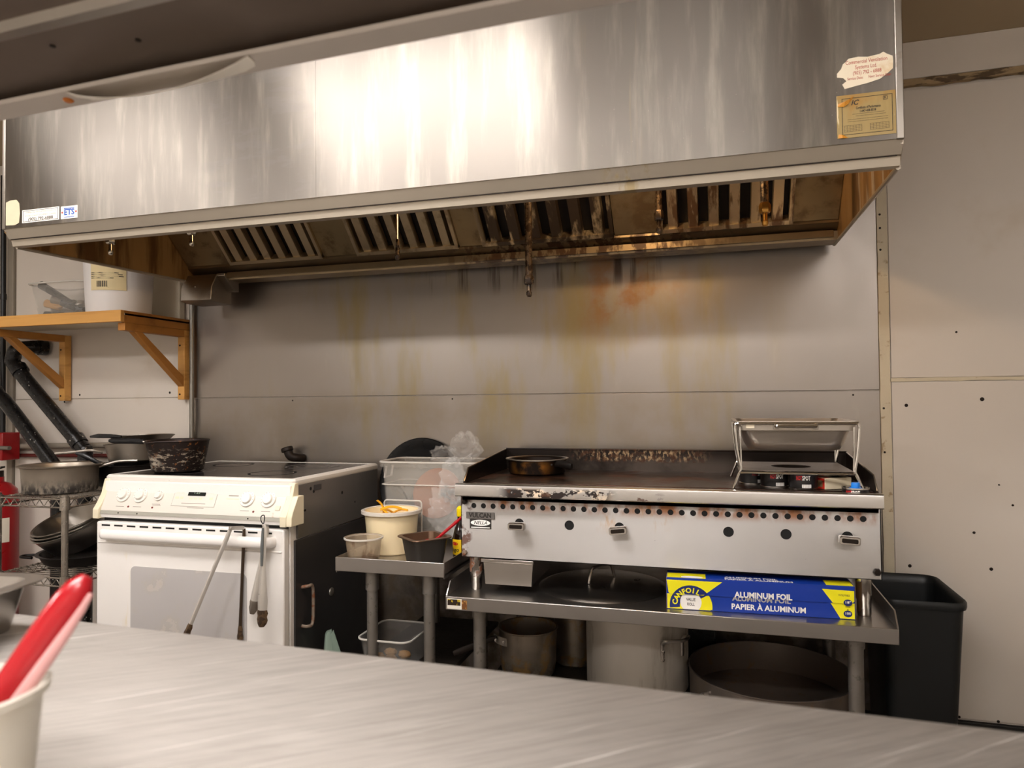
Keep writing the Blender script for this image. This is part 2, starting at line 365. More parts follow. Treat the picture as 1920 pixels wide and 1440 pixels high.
M['legchrome'] = mat('chrome_leg_rusted', '#c9c4bd', .18, 1.0, var=.05, stains=[dict(c='#8a4a14', scale=40, lo=.45, hi=.56, amt=.9, rough=.6, metal=0, box=(None, 1.6, None, None, .60, .7), soft=.015)])
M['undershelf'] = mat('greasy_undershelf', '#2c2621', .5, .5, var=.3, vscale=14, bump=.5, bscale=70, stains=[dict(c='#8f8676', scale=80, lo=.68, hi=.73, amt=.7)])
M['wood'] = mat('pine_wood', '#cf9a52', .5, var=.16, vscale=7, stretch=(.5, 2.2, 4), stains=[dict(c='#7d4e1d', scale=26, lo=.70, hi=.76, amt=.8), dict(c='#a46f30', scale=5, lo=.5, hi=.75, stretch=(.2, 2, 6), amt=.6)])
M['woodred'] = mat('stained_pine', '#a8702f', .55, var=.18, vscale=7, stretch=(2, .4, 4), stains=[dict(c='#6a3f17', scale=8, lo=.5, hi=.7, amt=.5)])
M['blackpipe'] = mat('black_abs_pipe', '#100f0f', .28, var=.2, vscale=20, stains=[dict(c='#d9d4cb', scale=60, lo=.66, hi=.69, amt=.9)])
M['conduit'] = mat('steel_conduit', '#8c8880', .45, .8, var=.1, vscale=12)
M['blackcable'] = mat('black_conduit', '#161514', .4, var=.1)
M['redpaint'] = mat('red_paint', '#8a1014', .3, var=.08, vscale=8)
M['greypipe'] = mat('painted_pipe', '#8d8375', .6, var=.12, vscale=15)
M['clear'] = mat('clear_plastic', '#cfcac2', .18, var=.04, alpha=.18)
M['cloudy'] = mat('cloudy_plastic', '#c9c4ba', .3, var=.06, alpha=.23, stains=[dict(c='#a98f6c', scale=3, lo=.5, hi=.7, amt=.3)])
M['clearrim'] = mat('clear_plastic_rim', '#ded9d0', .22, var=.03, alpha=.72)
M['smoky'] = mat('smoky_plastic', '#8d8a86', .2, var=.05, alpha=.3)
M['bag'] = mat('crinkled_film', '#e6e4e0', .08, var=.03, alpha=.13, bump=1.0, bscale=45, spec=1.0)
M['tub'] = mat('milky_tub', '#e4d2ab', .35, var=.05, vscale=6, sss=.15)
M['sauce'] = mat('cream_sauce', '#dfc08a', .4, var=.1, vscale=20)
M['yellow'] = mat('yellow_pepper', '#e3a416', .4, var=.1, vscale=30)
M['brownsauce'] = mat('brown_sauce', '#7a543a', .35, var=.35, vscale=45, stains=[dict(c='#c79f77', scale=20, lo=.55, hi=.65, amt=.8)])
M['panrim'] = mat('sauce_stained_pan', '#6b5240', .35, .6, var=.3, vscale=40)
M['panbody'] = mat('dark_steam_pan', '#5d5955', .4, .8, var=.08)
M['redplastic'] = mat('red_plastic', '#a80d19', .25, var=.05, coat=.3)
M['pink'] = mat('pale_pink_highlight', '#d9a3a0', .3, var=.04)  # colour of the highlight on the red utensil handle
M['bottle'] = mat('dark_sauce_bottle', '#160b06', .12, var=.05, spec=.7)
M['capyellow'] = mat('yellow_cap', '#f0d40c', .35, var=.03)
M['labelyellow'] = mat('yellow_label', '#f2c40f', .45, var=.03)
M['labelred'] = mat('red_label', '#c4161c', .45, var=0)
M['terracotta'] = mat('terracotta', '#a46546', .6, var=.08)
M['blackplastic'] = mat('black_plastic', '#111214', .28, var=.1)
M['trash'] = mat('trash_can_plastic', '#191b1c', .42, var=.12, vscale=4, bump=.1, bscale=200)
M['paper'] = mat('white_label_paper', '#ece6da', .6, var=.03)
M['oldpaper'] = mat('crumpled_label_paper', '#efe2c8', .55, var=.06, vscale=18, bump=1.0, bscale=30, stains=[dict(c='#d2a55a', scale=14, lo=.55, hi=.72, amt=.5), dict(c='#8a6a3c', scale=22, lo=.66, hi=.7, amt=.6)])
M['cert'] = mat('yellowed_certificate', '#a48c56', .35, var=.15, vscale=12, stretch=(2, 1, .5), bump=.8, bscale=22, bstretch=(2, 1, .4), stains=[dict(c='#e7d8b0', scale=22, lo=.60, hi=.66, stretch=(2.4, 1, .3), amt=.9), dict(c='#a8741f', scale=6, lo=.55, hi=.7, amt=.6)])
M['tape'] = mat('amber_tape', '#cc8a26', .35, var=.2, vscale=20)
M['residue'] = mat('glue_residue', '#c8bd9f', .55, var=.1, vscale=20)
M['redink'] = mat('red_print', '#b43c2c', .6, var=0, rvar=0)
M['blueink'] = mat('blue_print', '#2556a8', .5, var=0, rvar=0)
M['bucket'] = mat('white_bucket', '#d9d5d2', .4, var=.03)
M['bucketlabel'] = mat('yellowed_bucket_label', '#d9c79a', .6, var=.1, vscale=15, stains=[dict(c='#7a5f33', scale=18, lo=.68, hi=.70, amt=.8)])
M['creambox'] = mat('cream_plastic_board', '#d0c6b2', .55, var=.04)
M['foilblue'] = mat('foil_box_blue', '#12379a', .35, var=.04, vscale=4)
M['foilyellow'] = mat('foil_box_yellow', '#f4ea1c', .35, var=.02)
M['foilnavy'] = mat('foil_box_navy', '#1a2a6b', .4, var=.02)
M['foilwhite'] = mat('foil_box_white', '#f2efea', .4, var=0)
M['foilgrey'] = mat('foil_box_grey_print', '#b7b3b0', .4, var=0)  # grey for the repeated lettering below the lid flap
M['card'] = mat('cardboard_edge', '#8a6a48', .7, var=.1)
M['canblack'] = mat('can_black', '#1d1a1a', .35, var=.05)
M['canmetal'] = mat('can_tin', '#b9b4ae', .25, 1.0, var=.04)
M['blue'] = mat('blue_cap', '#1f7fe0', .35, var=.03)
M['boxcream'] = mat('cream_carton', '#e8d9bb', .5, var=.03)
M['boxred'] = mat('red_carton', '#c02a1c', .45, var=.04)
M['cloth'] = mat('green_cloth', '#8fa293', .9, var=.12, vscale=30, bump=.6, bscale=120)
M['lemon'] = mat('food_scraps', '#b98a52', .6, var=.25, vscale=40)
M['fireklabel'] = mat('extinguisher_label', '#cfc6b4', .6, var=.05)
M['blackiron'] = mat('black_iron', '#241c17', .5, .4, var=.2)
M['brass'] = mat('brass_nozzle', '#b98a45', .3, 1.0, var=.1)
M['nozz'] = mat('greasy_nozzle', '#6a5a48', .3, .8, var=.3, vscale=50, stains=[dict(c='#1c0f08', scale=60, lo=.45, hi=.55, amt=.9, rough=.25, metal=.2)])
M['nozzchrome'] = mat('chrome_nozzle', '#b9b2a6', .2, 1.0, var=.1)
def emis(name, col, s):
    m = bpy.data.materials.new(name); m.use_nodes = True; nt = m.node_tree; b = nt.nodes['Principled BSDF']
    b.inputs['Base Color'].default_value = (.8, .8, .8, 1); b.inputs['Emission Color'].default_value = (*col, 1); b.inputs['Emission Strength'].default_value = s; return m

#================================================================= SETTING
X0, X1, Y0, ZC = -2.6, 5.0, -5.0, 2.47
def struct(name, mb, mt, parent=None, **k):
    o = mb.build(name, mt, parent, **k)
    if not parent: o['kind'] = 'structure'
    return o
struct('floor', MB().box(X0-.1, X1+.1, Y0-.1, .1, -.1, 0), M['floor'])
struct('ceiling', MB().box(X0-.1, X1+.1, Y0-.1, .1, ZC, ZC+.1), M['ceil'])
wallb = struct('wall_back', MB().box(X0-.1, X1+.1, .006, .1, 0, ZC), M['wall'])
struct('wall_left', MB().box(X0-.1, X0, Y0, .006, 0, ZC), M['room'])
struct('wall_right', MB().box(X1, X1+.1, Y0, .006, 0, ZC), M['room'])
struct('wall_front', MB().box(X0, X1, Y0-.1, Y0, 0, ZC), M['room'])
# cladding sheets and boards on the back wall
SX0, SX1, SZ = -.2217, 2.789, 1.2065
MB().box(SX0, SX1, 0, .006, SZ+.0015, ZC).build('steel_sheet', M['wallsteel'], wallb, bevel=.0012)
MB().box(SX0, SX1, 0, .006, .04, SZ-.0015).build('steel_sheet', M['wallsteel'], wallb, bevel=.0012)
for x0, x1, z0, z1 in ((-1.352, -.252, 1.211, ZC), (-1.352, -.252, .04, 1.208), (2.828, 4.05, 1.25, 2.30), (2.828, 4.05, .045, 1.236), (4.056, X1, .045, 1.236), (4.056, X1, 1.25, 2.30), (X0, -1.41, .04, ZC)):
    MB().box(x0, x1, .0, .006, z0, z1).build('wall_board', M['wall'], wallb, bevel=.002)
MB().box(2.80, X1, -.012, .006, 2.335, ZC).build('wall_board', M['wall'], wallb, bevel=.002)
def disc(c, r, h=.002, n=10):   # small screw head on the wall, facing -y
    return MB().lathe([(0, h), (r*.7, h), (r, h*.3), (r, -.002)], n, TM(c, pi/2))
for x, z, r in [(2.875, 1.15, .006), (3.115, 1.17, .007), (3.04, 1.41, .004), (3.08, .70, .005), (3.13, .575, .006), (2.875, .572, .006), (3.02, .05, .005), (3.14, .048, .005), (3.16, .87, .003), (3.2, .80, .004),
                (-.99, 1.47, .006), (-.49, 1.44, .005), (-.36, 1.235, .006), (-.92, 1.23, .005), (-.25, 1.195, .004), (-1.02, 1.195, .005), (-.93, .64, .006), (-.93, .33, .006), (-1.05, 1.11, .003)]:
    disc((x, 0, z), r).build('screw', M['screw'], wallb)
for z in (1.85, 1.80, 1.72, 1.14, .98): disc((2.80, -.006, z), .004).build('screw', M['screw'], wallb)
for x in (.33, 1.12, 2.70): disc((x, 0, 1.19), .0035).build('screw', M['screw'], wallb)
def jag(x0, x1, z, h, y0, y1, n=40, amp=.004, vertical=False):
    P = []; Q = []
    for i in range(n+1):
        t = x0+(x1-x0)*i/n; P.append((t, z+h/2+random.uniform(-amp, amp)*.6)); Q.append((t, z-h/2+random.uniform(-amp, amp)))
    poly = P+Q[::-1]
    if vertical: poly = [(b, a) for a, b in poly]
    return MB().prism(poly, y0, y1, 'y')
struct('trim_1', jag(.04, 2.33, 2.807, .034, -.006, .008, 50, .0015, True), M['caulk'])
struct('trim_2', jag(2.826, X1, 1.243, .012, -.003, .006, 60, .002), M['caulk'])
struct('trim_3', jag(2.80, X1, 2.318, .026, -.020, .0, 60, .004), M['jagged'])
struct('trim_4', MB().box(-1.395, -1.357, -.014, .006, .04, ZC), M['greypipe'], bevel=.003)
struct('trim_5', MB().box(-.250, -.224, -.008, .006, .75, 1.72), M['wall'], bevel=.002)
struct('baseboard_back', MB().box(2.80, X1, -.012, .006, 0, .04), M['baseb'], bevel=.003)
struct('baseboard_left', MB().box(X0, 2.78, -.012, .006, 0, .04), M['baseb'], bevel=.003)

# ceiling fixtures
LBL = ['long fluorescent ceiling fixture nearest the hood middle', 'long fluorescent ceiling fixture left of the hood', 'long fluorescent ceiling fixture behind the prep counter', 'added unseen fill fixture far behind on the left', 'added unseen fill fixture far behind on the right']
for (x, y, L, W, s), lb in zip(FIXTURES, LBL):
    t = thing('ceiling_light', lb, 'ceiling light', (x, y, ZC), group='fluorescent ceiling fixtures')
    MB().box(x-L/2, x+L/2, y-W/2, y+W/2, ZC-.05, ZC).build('housing', M['white'], t, bevel=.004)
    MB().box(x-L/2+.02, x+L/2-.02, y-W/2+.02, y+W/2-.02, ZC-.075, ZC-.05).build('diffuser', emis('diffuser_glow', LIGHT_COL, s), t)

#================================================================= HOOD
HX0, HX1, HY, HZ = -.087, 2.638, -1.06, 1.7745
hood = thing('exhaust_hood', 'large stainless steel exhaust hood above the range and griddle', 'exhaust hood', (1.275, -.55, HZ))
MB().box(HX0+.012, 1.1105, HY, HY+.008, HZ, ZC-.004).build('front_sheet', M['hoodsteel'], hood, uv=True)
MB().box(1.1108, HX1-.016, HY+.0005, HY+.0085, HZ, ZC-.004).build('front_sheet', M['hoodsteel'], hood, uv=True)
MB().box(HX1-.016, HX1, HY-.004, HY+.012, HZ-.002, ZC-.004).build('corner_trim', M['steelworn'], hood, bevel=.002)
MB().box(HX0, HX0+.012, HY-.002, HY+.012, HZ-.002, ZC-.004).build('corner_trim', M['steelworn'], hood, bevel=.002)
lip = MB().prism([(HY, HZ), (HY+.003, HZ-.001), (HY+.022, HZ-.030), (HY+.030, HZ-.0315), (HY+.036, HZ-.052), (HY+.060, HZ-.053), (HY+.060, HZ-.045), (HY+.04, HZ-.044), (HY+.036, HZ-.01), (HY+.03, HZ)], HX0+.002, HX1-.002)
lip.build('front_lip', M['hoodlip'], hood, smooth=20)
MB().box(HX0+.01, HX1-.01, HY+.0235, HY+.0265, HZ-.0322, HZ-.0305).build('lip_seam', M['screw'], hood)
sidepoly = [(HY+.008, ZC-.004), (HY+.008, HZ-.01), (HY+.05, HZ-.052), (-.075, HZ-.038), (-.075, ZC-.004)]
MB().prism(sidepoly, HX0, HX0+.006).build('side_panel', M['hoodin'], hood)
MB().prism(sidepoly, HX1-.006, HX1).build('side_panel', M['hoodin'], hood)
MB().box(HX0, HX1, -.075, -.07, HZ-.038, ZC-.004).build('back_panel', M['trough'], hood)
for x in (HX0+.003, HX1-.003):
    MB().tube([(x, HY+.05, HZ-.052), (x, -.075, HZ-.038)], .006, 8).build('side_hem', M['hoodlip'], hood)
# trough under the filters
MB().prism([(-.075, 1.735), (-.17, 1.735), (-.175, 1.765), (-.172, 1.765), (-.166, 1.74), (-.075, 1.74)], HX0+.006, HX1-.006).build('grease_trough', M['trough'], hood, smooth=20)
MB().box(HX0+.20, HX1-.02, -.182, -.175, 1.742, 1.768).build('trough_rail', M['trough'], hood, bevel=.002)
MB().prism([(-.10, 1.742), (-.19, 1.800), (-.20, 1.800), (-.20, 1.79), (-.12, 1.740)], HX0+.006, HX1-.006).build('trough_back', M['trough'], hood)
# filter bank, sloping up toward the front
BY, BZ, S45 = -.205, 1.800, math.sqrt(.5)
def fp(x, u, n=0): return (x, BY-u*S45-n*S45*0+n*0.0 - n*S45, BZ+u*S45-n*S45)   # u along slope, n = proud toward the cook
FL = .50
def slab(x0, x1, u0, u1, n0, n1):
    v = [fp(x, u, n) for n in (n0, n1) for u in (u0, u1) for x in (x0, x1)]
    return MB().add(v, [(0, 2, 3, 1), (4, 5, 7, 6), (0, 1, 5, 4), (1, 3, 7, 5), (3, 2, 6, 7), (2, 0, 4, 6)])
filters = [(.155, .619), (.781, 1.234), (1.335, 1.855), (2.022, 2.482)]
for k, (x0, x1) in enumerate(filters):
    fr = slab(x0+.002, x1-.002, 0, FL, -.03, -.028).build('baffle_filter', M['filtdark'], hood)
    for a, b in ((x0, x0+.014), (x1-.014, x1)): slab(a, b, 0, FL, -.03, .012).build('filter_frame', M['filter'], fr)
    slab(x0, x1, -.002, .014, -.03, .012).build('filter_frame', M['filter'], fr)
    nb = 6; pitch_ = (x1-x0-.03)/nb
    for i in range(nb):
        c = x0+.015+pitch_*(i+.5); h = pitch_*.27
        prof = [(c-h, -.024), (c-h*.85, .004), (c+h*.85, .004), (c+h, -.024)]
        mb = MB(); a = [fp(x, .012, n) for x, n in prof]; b = [fp(x, FL-.01, n) for x, n in prof]
        mb.loft([a, b]); mb.build('baffle', M['filter'], fr, smooth=20)
xs = [HX0+.006] + [v for f in filters for v in f] + [HX1-.006]
for i in range(0, len(xs), 2):
    slab(xs[i]+.002, xs[i+1]-.002, 0, FL, -.02, .0).build('blank_panel', M['spacer'], hood)
MB().box(HX0+.006, HX1-.006, HY+.01, -.55, 2.17, 2.176).build('inner_roof', M['hoodin'], hood)
gc = MB().prism([(-.24, 1.640), (-.21, 1.632), (-.10, 1.632), (-.10, 1.760), (-.20, 1.760), (-.235, 1.70)], -.087, .075)
gct = thing('grease_cup', 'steel grease cup box hanging under the hood back corner', 'grease cup', (0, -.16, 1.63))
gc.build('cup', M['steelworn'], gct, bevel=.003); MB().prism([(-.20, 1.762), (-.20, 1.75), (-.13, 1.69), (-.10, 1.69), (-.10, 1.762)], .075, .115).build('slide_bracket', M['steelworn'], gct, bevel=.002)
disc((-.01, -.236, 1.70), .003).build('rivet', M['chrome'], gct)
# hood lamp (inside, hidden behind the front sheet)
lt = thing('hood_lamp', 'round vapour-proof lamp fixed inside the hood roof', 'lamp', (1.93, -.82, 2.17))
MB().lathe([(0, 2.17), (.06, 2.17), (.06, 2.14), (.045, 2.13), (0, 2.13)], 20, TM((1.93, -.82, 0))).build('lamp_base', M['steelworn'], lt)
MB().lathe([(.042, 2.13), (.05, 2.10), (.045, 2.06), (.025, 2.035), (0, 2.03)], 20, TM((1.93, -.82, 0))).build('globe', emis('hood_lamp_glow', (1, .66, .34), HOOD_LAMP), lt)
# fire suppression nozzles
def nozzle(x, y, ztip, r, body, tip, label, kind=0):
    t = thing('suppression_nozzle', label, 'nozzle', (x, y, ztip), group='fire suppression nozzles under the hood')
    MB().tube([(x, y, 2.17), (x, y, ztip+.05)], r, 10).build('drop_pipe', body, t)
    MB().lathe([(0, .072), (r*1.1, .072), (r*1.4, .064), (r*1.4, .046), (r*1.1, .040), (0, .04)], 6, TM((x, y, ztip))).build('hex_nut', tip, t)
    MB().lathe([(0, .042), (.0075, .042), (.0075, .018), (.0095, .016), (.0095, .006), (.006, 0), (0, 0)], 12, TM((x, y, ztip))).build('tip', tip, t)
nozzle(.07, -.77, 1.734, .013, M['nozzchrome'], M['nozzchrome'], 'chrome nozzle tip nearest the hood left side')
nozzle(.37, -.70, 1.760, .013, M['nozzchrome'], M['nozzchrome'], 'short chrome nozzle left of the first filter')
nozzle(1.15, -.60, 1.678, .005, M['chrome'], M['nozz'], 'thin shiny drop pipe with nozzle before the second filter')
nozzle(1.625, -.60, 1.523, .0125, M['nozz'], M['nozz'], 'longest dark drop pipe hanging lowest under the hood')
nozzle(2.05, -.60, 1.703, .011, M['nozz'], M['nozz'], 'grease-dripping nozzle at the left edge of the last filter')
nozzle(2.365, -.60, 1.700, .0125, M['nozz'], M['brass'], 'thick dark pipe with brass nozzle at the right filter')
# stickers on the hood front
FY = HY-.0006
def sticker(name, label, poly, mt, y=FY, thick=.0006, cat='sticker'):
    cx = sum(p[0] for p in poly)/len(poly); cz = min(p[1] for p in poly)
    t = thing(name, label, cat, (cx, y, cz)); MB().prism(poly, y-thick, y, 'y').build('sheet', mt, t, smooth=None); return t
def rect(x0, x1, z0, z1): return [(x0, z0), (x1, z0), (x1, z1), (x0, z1)]
def border(x0, x1, z0, z1, w, y, mt, t, name='border'):
    mb = MB()
    for a, b, c, d in ((x0, x1, z1-w, z1), (x0, x1, z0, z0+w), (x0, x0+w, z0+w, z1-w), (x1-w, x1, z0+w, z1-w)): mb.box(a, b, y-.0003, y, c, d)
    mb.build(name, mt, t, smooth=None)
pts = [(2.499, 1.941), (2.508, 1.951), (2.512, 1.962), (2.518, 1.966), (2.524, 1.973), (2.545, 1.975), (2.565, 1.972), (2.59, 1.975), (2.598, 1.979), (2.606, 1.973), (2.617, 1.967), (2.618, 1.955), (2.617, 1.938), (2.606, 1.928), (2.590, 1.917), (2.565, 1.911), (2.54, 1.907), (2.515, 1.903), (2.510, 1.914), (2.519, 1.921), (2.512, 1.929), (2.499, 1.932)]
stk = sticker('service_sticker', 'torn crumpled white service sticker with red print on the hood corner', pts, M['oldpaper'], thick=.001)
R1 = Vector((1, 0, .0)); yy = FY-.0012
text('Commercial Ventilation', .0125, stk, M['redink'], flat((2.562, yy, 1.963)), width=.088, depth=.0002)
text('Systems Ltd.', .0125, stk, M['redink'], flat((2.561, yy, 1.950)), width=.046, depth=.0002)
text('(905) 792 - 6888', .0125, stk, M['redink'], flat((2.563, yy, 1.937)), width=.06, depth=.0002)
text('Service Date:      Next Service Due:', .009, stk, M['redink'], flat((2.567, yy, 1.925)), width=.092, depth=.0002)
cert = sticker('certificate_label', 'yellowed plastic certificate label under the torn sticker', rect(2.497, 2.6215, 1.787, 1.888), M['cert'], thick=.0006)
yy = FY-.0007
border(2.508, 2.615, 1.794, 1.880, .0012, yy, M['darkink'], cert)
text('IC', .016, cert, M['darkink'], flat((2.535, yy, 1.868)), shear=.3, bold=.0004, depth=.0002)
text('R', .008, cert, M['darkink'], flat((2.600, yy, 1.872)), depth=.0002); border(2.5955, 2.6045, 1.8675, 1.8765, .0009, yy, M['darkink'], cert)
text('Certificate of Performance', .0085, cert, M['darkink'], flat((2.564, yy, 1.855)), width=.052, bold=.0002, depth=.0002)
text('1-647-408-8558', .008, cert, M['darkink'], flat((2.563, yy, 1.847)), width=.034, bold=.0002, depth=.0002)
for k, (a, b, z) in enumerate(((2.53, 2.598, 1.841), (2.537, 2.6, 1.836), (2.52, 2.605, 1.829), (2.52, 2.605, 1.824))): MB().box(a, b, yy-.0002, yy, z, z+.0006).build('printed_rule', M['darkink'], cert, smooth=None)
for a, b in ((2.512, 2.550), (2.567, 2.607)):
    border(a, b, 1.801, 1.816, .0005, yy, M['darkink'], cert, 'printed_table')
    mb = MB()
    for i in range(1, 6): mb.box(a+(b-a)*i/6, a+(b-a)*i/6+.0004, yy-.0002, yy, 1.801, 1.816)
    for i in range(1, 4): mb.box(a, b, yy-.0002, yy, 1.801+.00375*i, 1.8014+.00375*i)
    mb.build('printed_table', M['darkink'], cert, smooth=None)
fl = MB(); fl.loft([[(2.499, FY-.001, 1.862), (2.500, FY-.0012, 1.869)], [(2.512, FY-.004, 1.860), (2.514, FY-.008, 1.871)], [(2.522, FY-.005, 1.866), (2.524, FY-.006, 1.876)], [(2.528, FY-.001, 1.874), (2.534, FY-.0012, 1.884)]], cap=False).build('curled_flap', M['tape'], cert, label='amber peeled corner flap')
MB().loft([[(2.499, FY-.001, 1.788), (2.500, FY-.0012, 1.797)], [(2.508, FY-.004, 1.787), (2.506, FY-.004, 1.795)], [(2.52, FY-.001, 1.787), (2.512, FY-.001, 1.794)]], cap=False).build('curled_flap', M['tape'], cert)
ph = sticker('phone_sticker', 'white rectangular sticker with dark border and phone number', rect(.002, .160, 1.787, 1.830), M['paper'])
border(.006, .156, 1.790, 1.827, .0014, yy, M['darkink'], ph)
text('COMMERCIAL VENTILATION SYSTEMS LTD', .008, ph, M['ink'], flat((.081, yy, 1.820)), width=.132, depth=.0002)
text('KITCHEN EXHAUST & EQUIPMENT CLEANING', .008, ph, M['ink'], flat((.081, yy, 1.809)), width=.132, depth=.0002)
text('(905) 792-6888', .0145, ph, M['darkink'], flat((.081, yy, 1.797)), width=.105, bold=.0003, depth=.0002)
et = sticker('ets_sticker', 'small white sticker with blue letters ETS', rect(.167, .236, 1.787, 1.828), M['paper'])
text('ETS', .026, et, M['blueink'], flat((.2015, yy, 1.8075)), width=.042, bold=.001, depth=.0002)
MB().box(.180, .223, yy-.0002, yy, 1.819, 1.822).build('printed_bar', M['blueink'], et, smooth=None)
MB().box(.181, .222, yy-.0002, yy, 1.7912, 1.7934).build('printed_bar', M['blueink'], et, smooth=None)
for x in (.173, .230): MB().lathe([(0, 0), (.0035, 0), (.0035, .0003), (0, .0003)], 12, TM((x, yy, 1.808), pi/2)).build('red_dot', M['redink'], et)
rs = sticker('glue_residue', 'pale oval patch of old sticker glue on the hood corner', [(-.07, 1.785), (-.03, 1.783), (-.012, 1.79), (-.008, 1.82), (-.011, 1.855), (-.024, 1.868), (-.05, 1.868), (-.07, 1.862)], M['residue'], cat='residue')

#================================================================= PREP COUNTER AND OVERSHELF (their own frame, turned about 2 degrees)
CR = radians(-2.05); CP = (2.0, -2.185, 0)
ctr = thing('prep_counter', 'scratched stainless steel prep counter across the foreground', 'counter', CP, CR, local=True)
MB().box(-1.9, 2.1, -.74, 0, .885, .92).build('worktop', M['counter'], ctr, bevel=.006, seg=3)
MB().box(-1.85, 2.05, -.70, -.04, .10, .13).build('undershelf', M['steelworn'], ctr, bevel=.003)
for x in (-1.8, 2.0):
    for y in (-.68, -.08): MB().tube([(x, y, 0), (x, y, .885)], .02, 12).build('leg', M['gal'], ctr)
ov = thing('overhead_shelf', 'dark stainless shelf overhead crossing the top left corner', 'shelf', (2.0, -2.228, 0), radians(-2.5), local=True)
MB().box(-1.9, 2.1, -.49, -.012, 1.545, 1.550).build('shelf_sheet', M['overshelf'], ov)
MB().prism([(0, 1.575), (0, 1.531), (-.002, 1.529), (-.028, 1.533), (-.030, 1.537), (-.008, 1.536), (-.008, 1.575)], -1.9, 2.1).build('front_hem', mat('hem_steel', '#c9c1b8', .5, .55, var=.05), ov)
MB().prism([(-.120, 1.545), (-.124, 1.537), (-.136, 1.537), (-.140, 1.545)], -1.9, 2.1).build('stiffener', M['steelworn'], ov)
MB().prism([(-.49, 1.575), (-.49, 1.532), (-.47, 1.532), (-.47, 1.536), (-.484, 1.538), (-.484, 1.575)], -1.9, 2.1).build('rear_hem', M['overshelf'], ov)
for x, y in ((-.62, -.05), (-.42, -.09), (-.33, -.07), (-.5, -.11), (-.2, -.013), (-.55, -.075)):
    MB().lathe([(0, -.001), (.003, -.001), (.003, .001), (0, .001)], 8, TM((x, y, 1.545))).build('rivet', M['screw'], ov)
rs_ = random.Random(4); MB().lathe([(0, 0), (.004, .0), (.006, .002), (.005, .0045), (0, .0055)], 12, TM((-.492, -.014, 1.5285))).xf(Matrix.Diagonal((1, 1, 1, 1))).build('rust_spot', mat('rust_blotch_orange', '#b0641e', .7, var=.3, vscale=60), ov, label='orange rusty blotch')
for x in (-1.85, 2.05): MB().tube([(x, -.2, .92), (x, -.2, 1.545)], .018, 12).build('post', M['gal'], ov)
cs = thing('curled_strip', 'pale curled plastic strip sagging under the overhead shelf edge', 'strip', (2.0, -2.228, 0), radians(-2.5), local=True)
A = []; Bp = []
for i in range(17):
    t = i/16; x = -.48+.245*t; sag = .020*sin(pi*t)**.8
    A.append((x, -.004, 1.533-sag*.3)); Bp.append((x+.004, -.030, 1.5315-sag))
stp = MB().loft([[a, b, (b[0], b[1], b[2]-.0012), (a[0], a[1], a[2]-.0012)] for a, b in zip(A, Bp)]); stp.build('strip_sheet', M['pink' if 0 else 'paper'], cs)
# foreground pan, cup and red utensil on the counter
fpn = thing('steam_pan', 'small steel pan at the far left of the prep counter', 'pan', (1.345, -2.292, .92), radians(8), local=True)
def pan_mesh(w, d, h, rim, r=.02, taper=.012, th=.0015, z0=0):
    return MB().loft([ring(w-2*taper, d-2*taper, r, z0), ring(w, d, r+.004, z0+h-.003), ring(w+2*rim, d+2*rim, r+rim, z0+h-.002), ring(w+2*rim+.002, d+2*rim+.002, r+rim, z0+h), ring(w-.002, d-.002, r+.003, z0+h),
                      ring(w-2*taper-2*th, d-2*taper-2*th, r-.002, z0+th)])
pan_mesh(.20, .17, .056, .016).build('pan_body', M['steel'], fpn)
cup = thing('deli_cup', 'open white plastic cup at the bottom left corner', 'cup', (1.730, -2.497, .92))
MB().lathe([(0, .001), (.040, .001), (.042, .003), (.0475, .066), (.0515, .067), (.0520, .0725), (.0490, .0735), (.0465, .07), (.041, .005), (0, .004)], 40, TM((1.730, -2.497, .92))).build('cup_body', mat('white_cup_plastic', '#d6d0c2', .35, var=.04, alpha=.88), cup)
ut = thing('red_utensil', 'red plastic handled utensil leaning in the white cup', 'utensil', (1.745, -2.5, .93))
p0, p1 = Vector((1.727, -2.512, .930)), Vector((1.7845, -2.448, 1.060)); dr = (p1-p0)
pth = [p0 + dr*t for t in (0, .15, .3, .45, .6, .75, .88, .95, 1.0)]
MB().tube(pth, [.006, .008, .0095, .0105, .011, .0115, .011, .009, .004], 16, flat=.75).build('handle', M['redplastic'], ut)
off_ = Vector((.0072, .0020, -.0052)); pt2 = [p + off_ for p in pth[:8]]
MB().tube(pt2, [.004, .005, .0056, .0060, .0060, .0056, .004, .002], 14, flat=.7).build('underside_highlight', M['pink'], ut, label='pale pink highlight strip along the handle underside')  # highlight under the handle, modelled as a pale strip

#================================================================= RANGE
rng = thing('electric_range', 'white glass-top electric range with a wide oven door', 'range', (.41, -.42, 0))
MB().box(.012, .806, -.735, -.10, .10, .895).build('body', M['white'], rng, bevel=.003)
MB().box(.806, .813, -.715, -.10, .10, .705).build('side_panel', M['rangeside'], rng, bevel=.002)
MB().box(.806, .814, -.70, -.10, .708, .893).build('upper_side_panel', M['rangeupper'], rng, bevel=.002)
for y in (-.66, -.15):
    for x in (.06, .76): MB().lathe([(0, 0), (.02, 0), (.02, .02), (.012, .03), (.012, .10), (0, .10)], 12, TM((x, y, 0))).build('foot', M['blackplastic'], rng)
rim = MB().loft([ring(.812, .626, .012, .893, .405, -.405), ring(.818, .632, .014, .898, .405, -.405), ring(.818, .632, .014, .909, .405, -.405), ring(.808, .622, .014, .916, .405, -.405), ring(.770, .580, .006, .916, .405, -.405), ring(.768, .578, .006, .9125, .405, -.405)])
rim.build('cooktop_frame', M['whiteold'], rng)
MB().box(.0215, .7885, -.6935, -.1165, .9120, .9150).build('glass_top', M['glass'], rng)
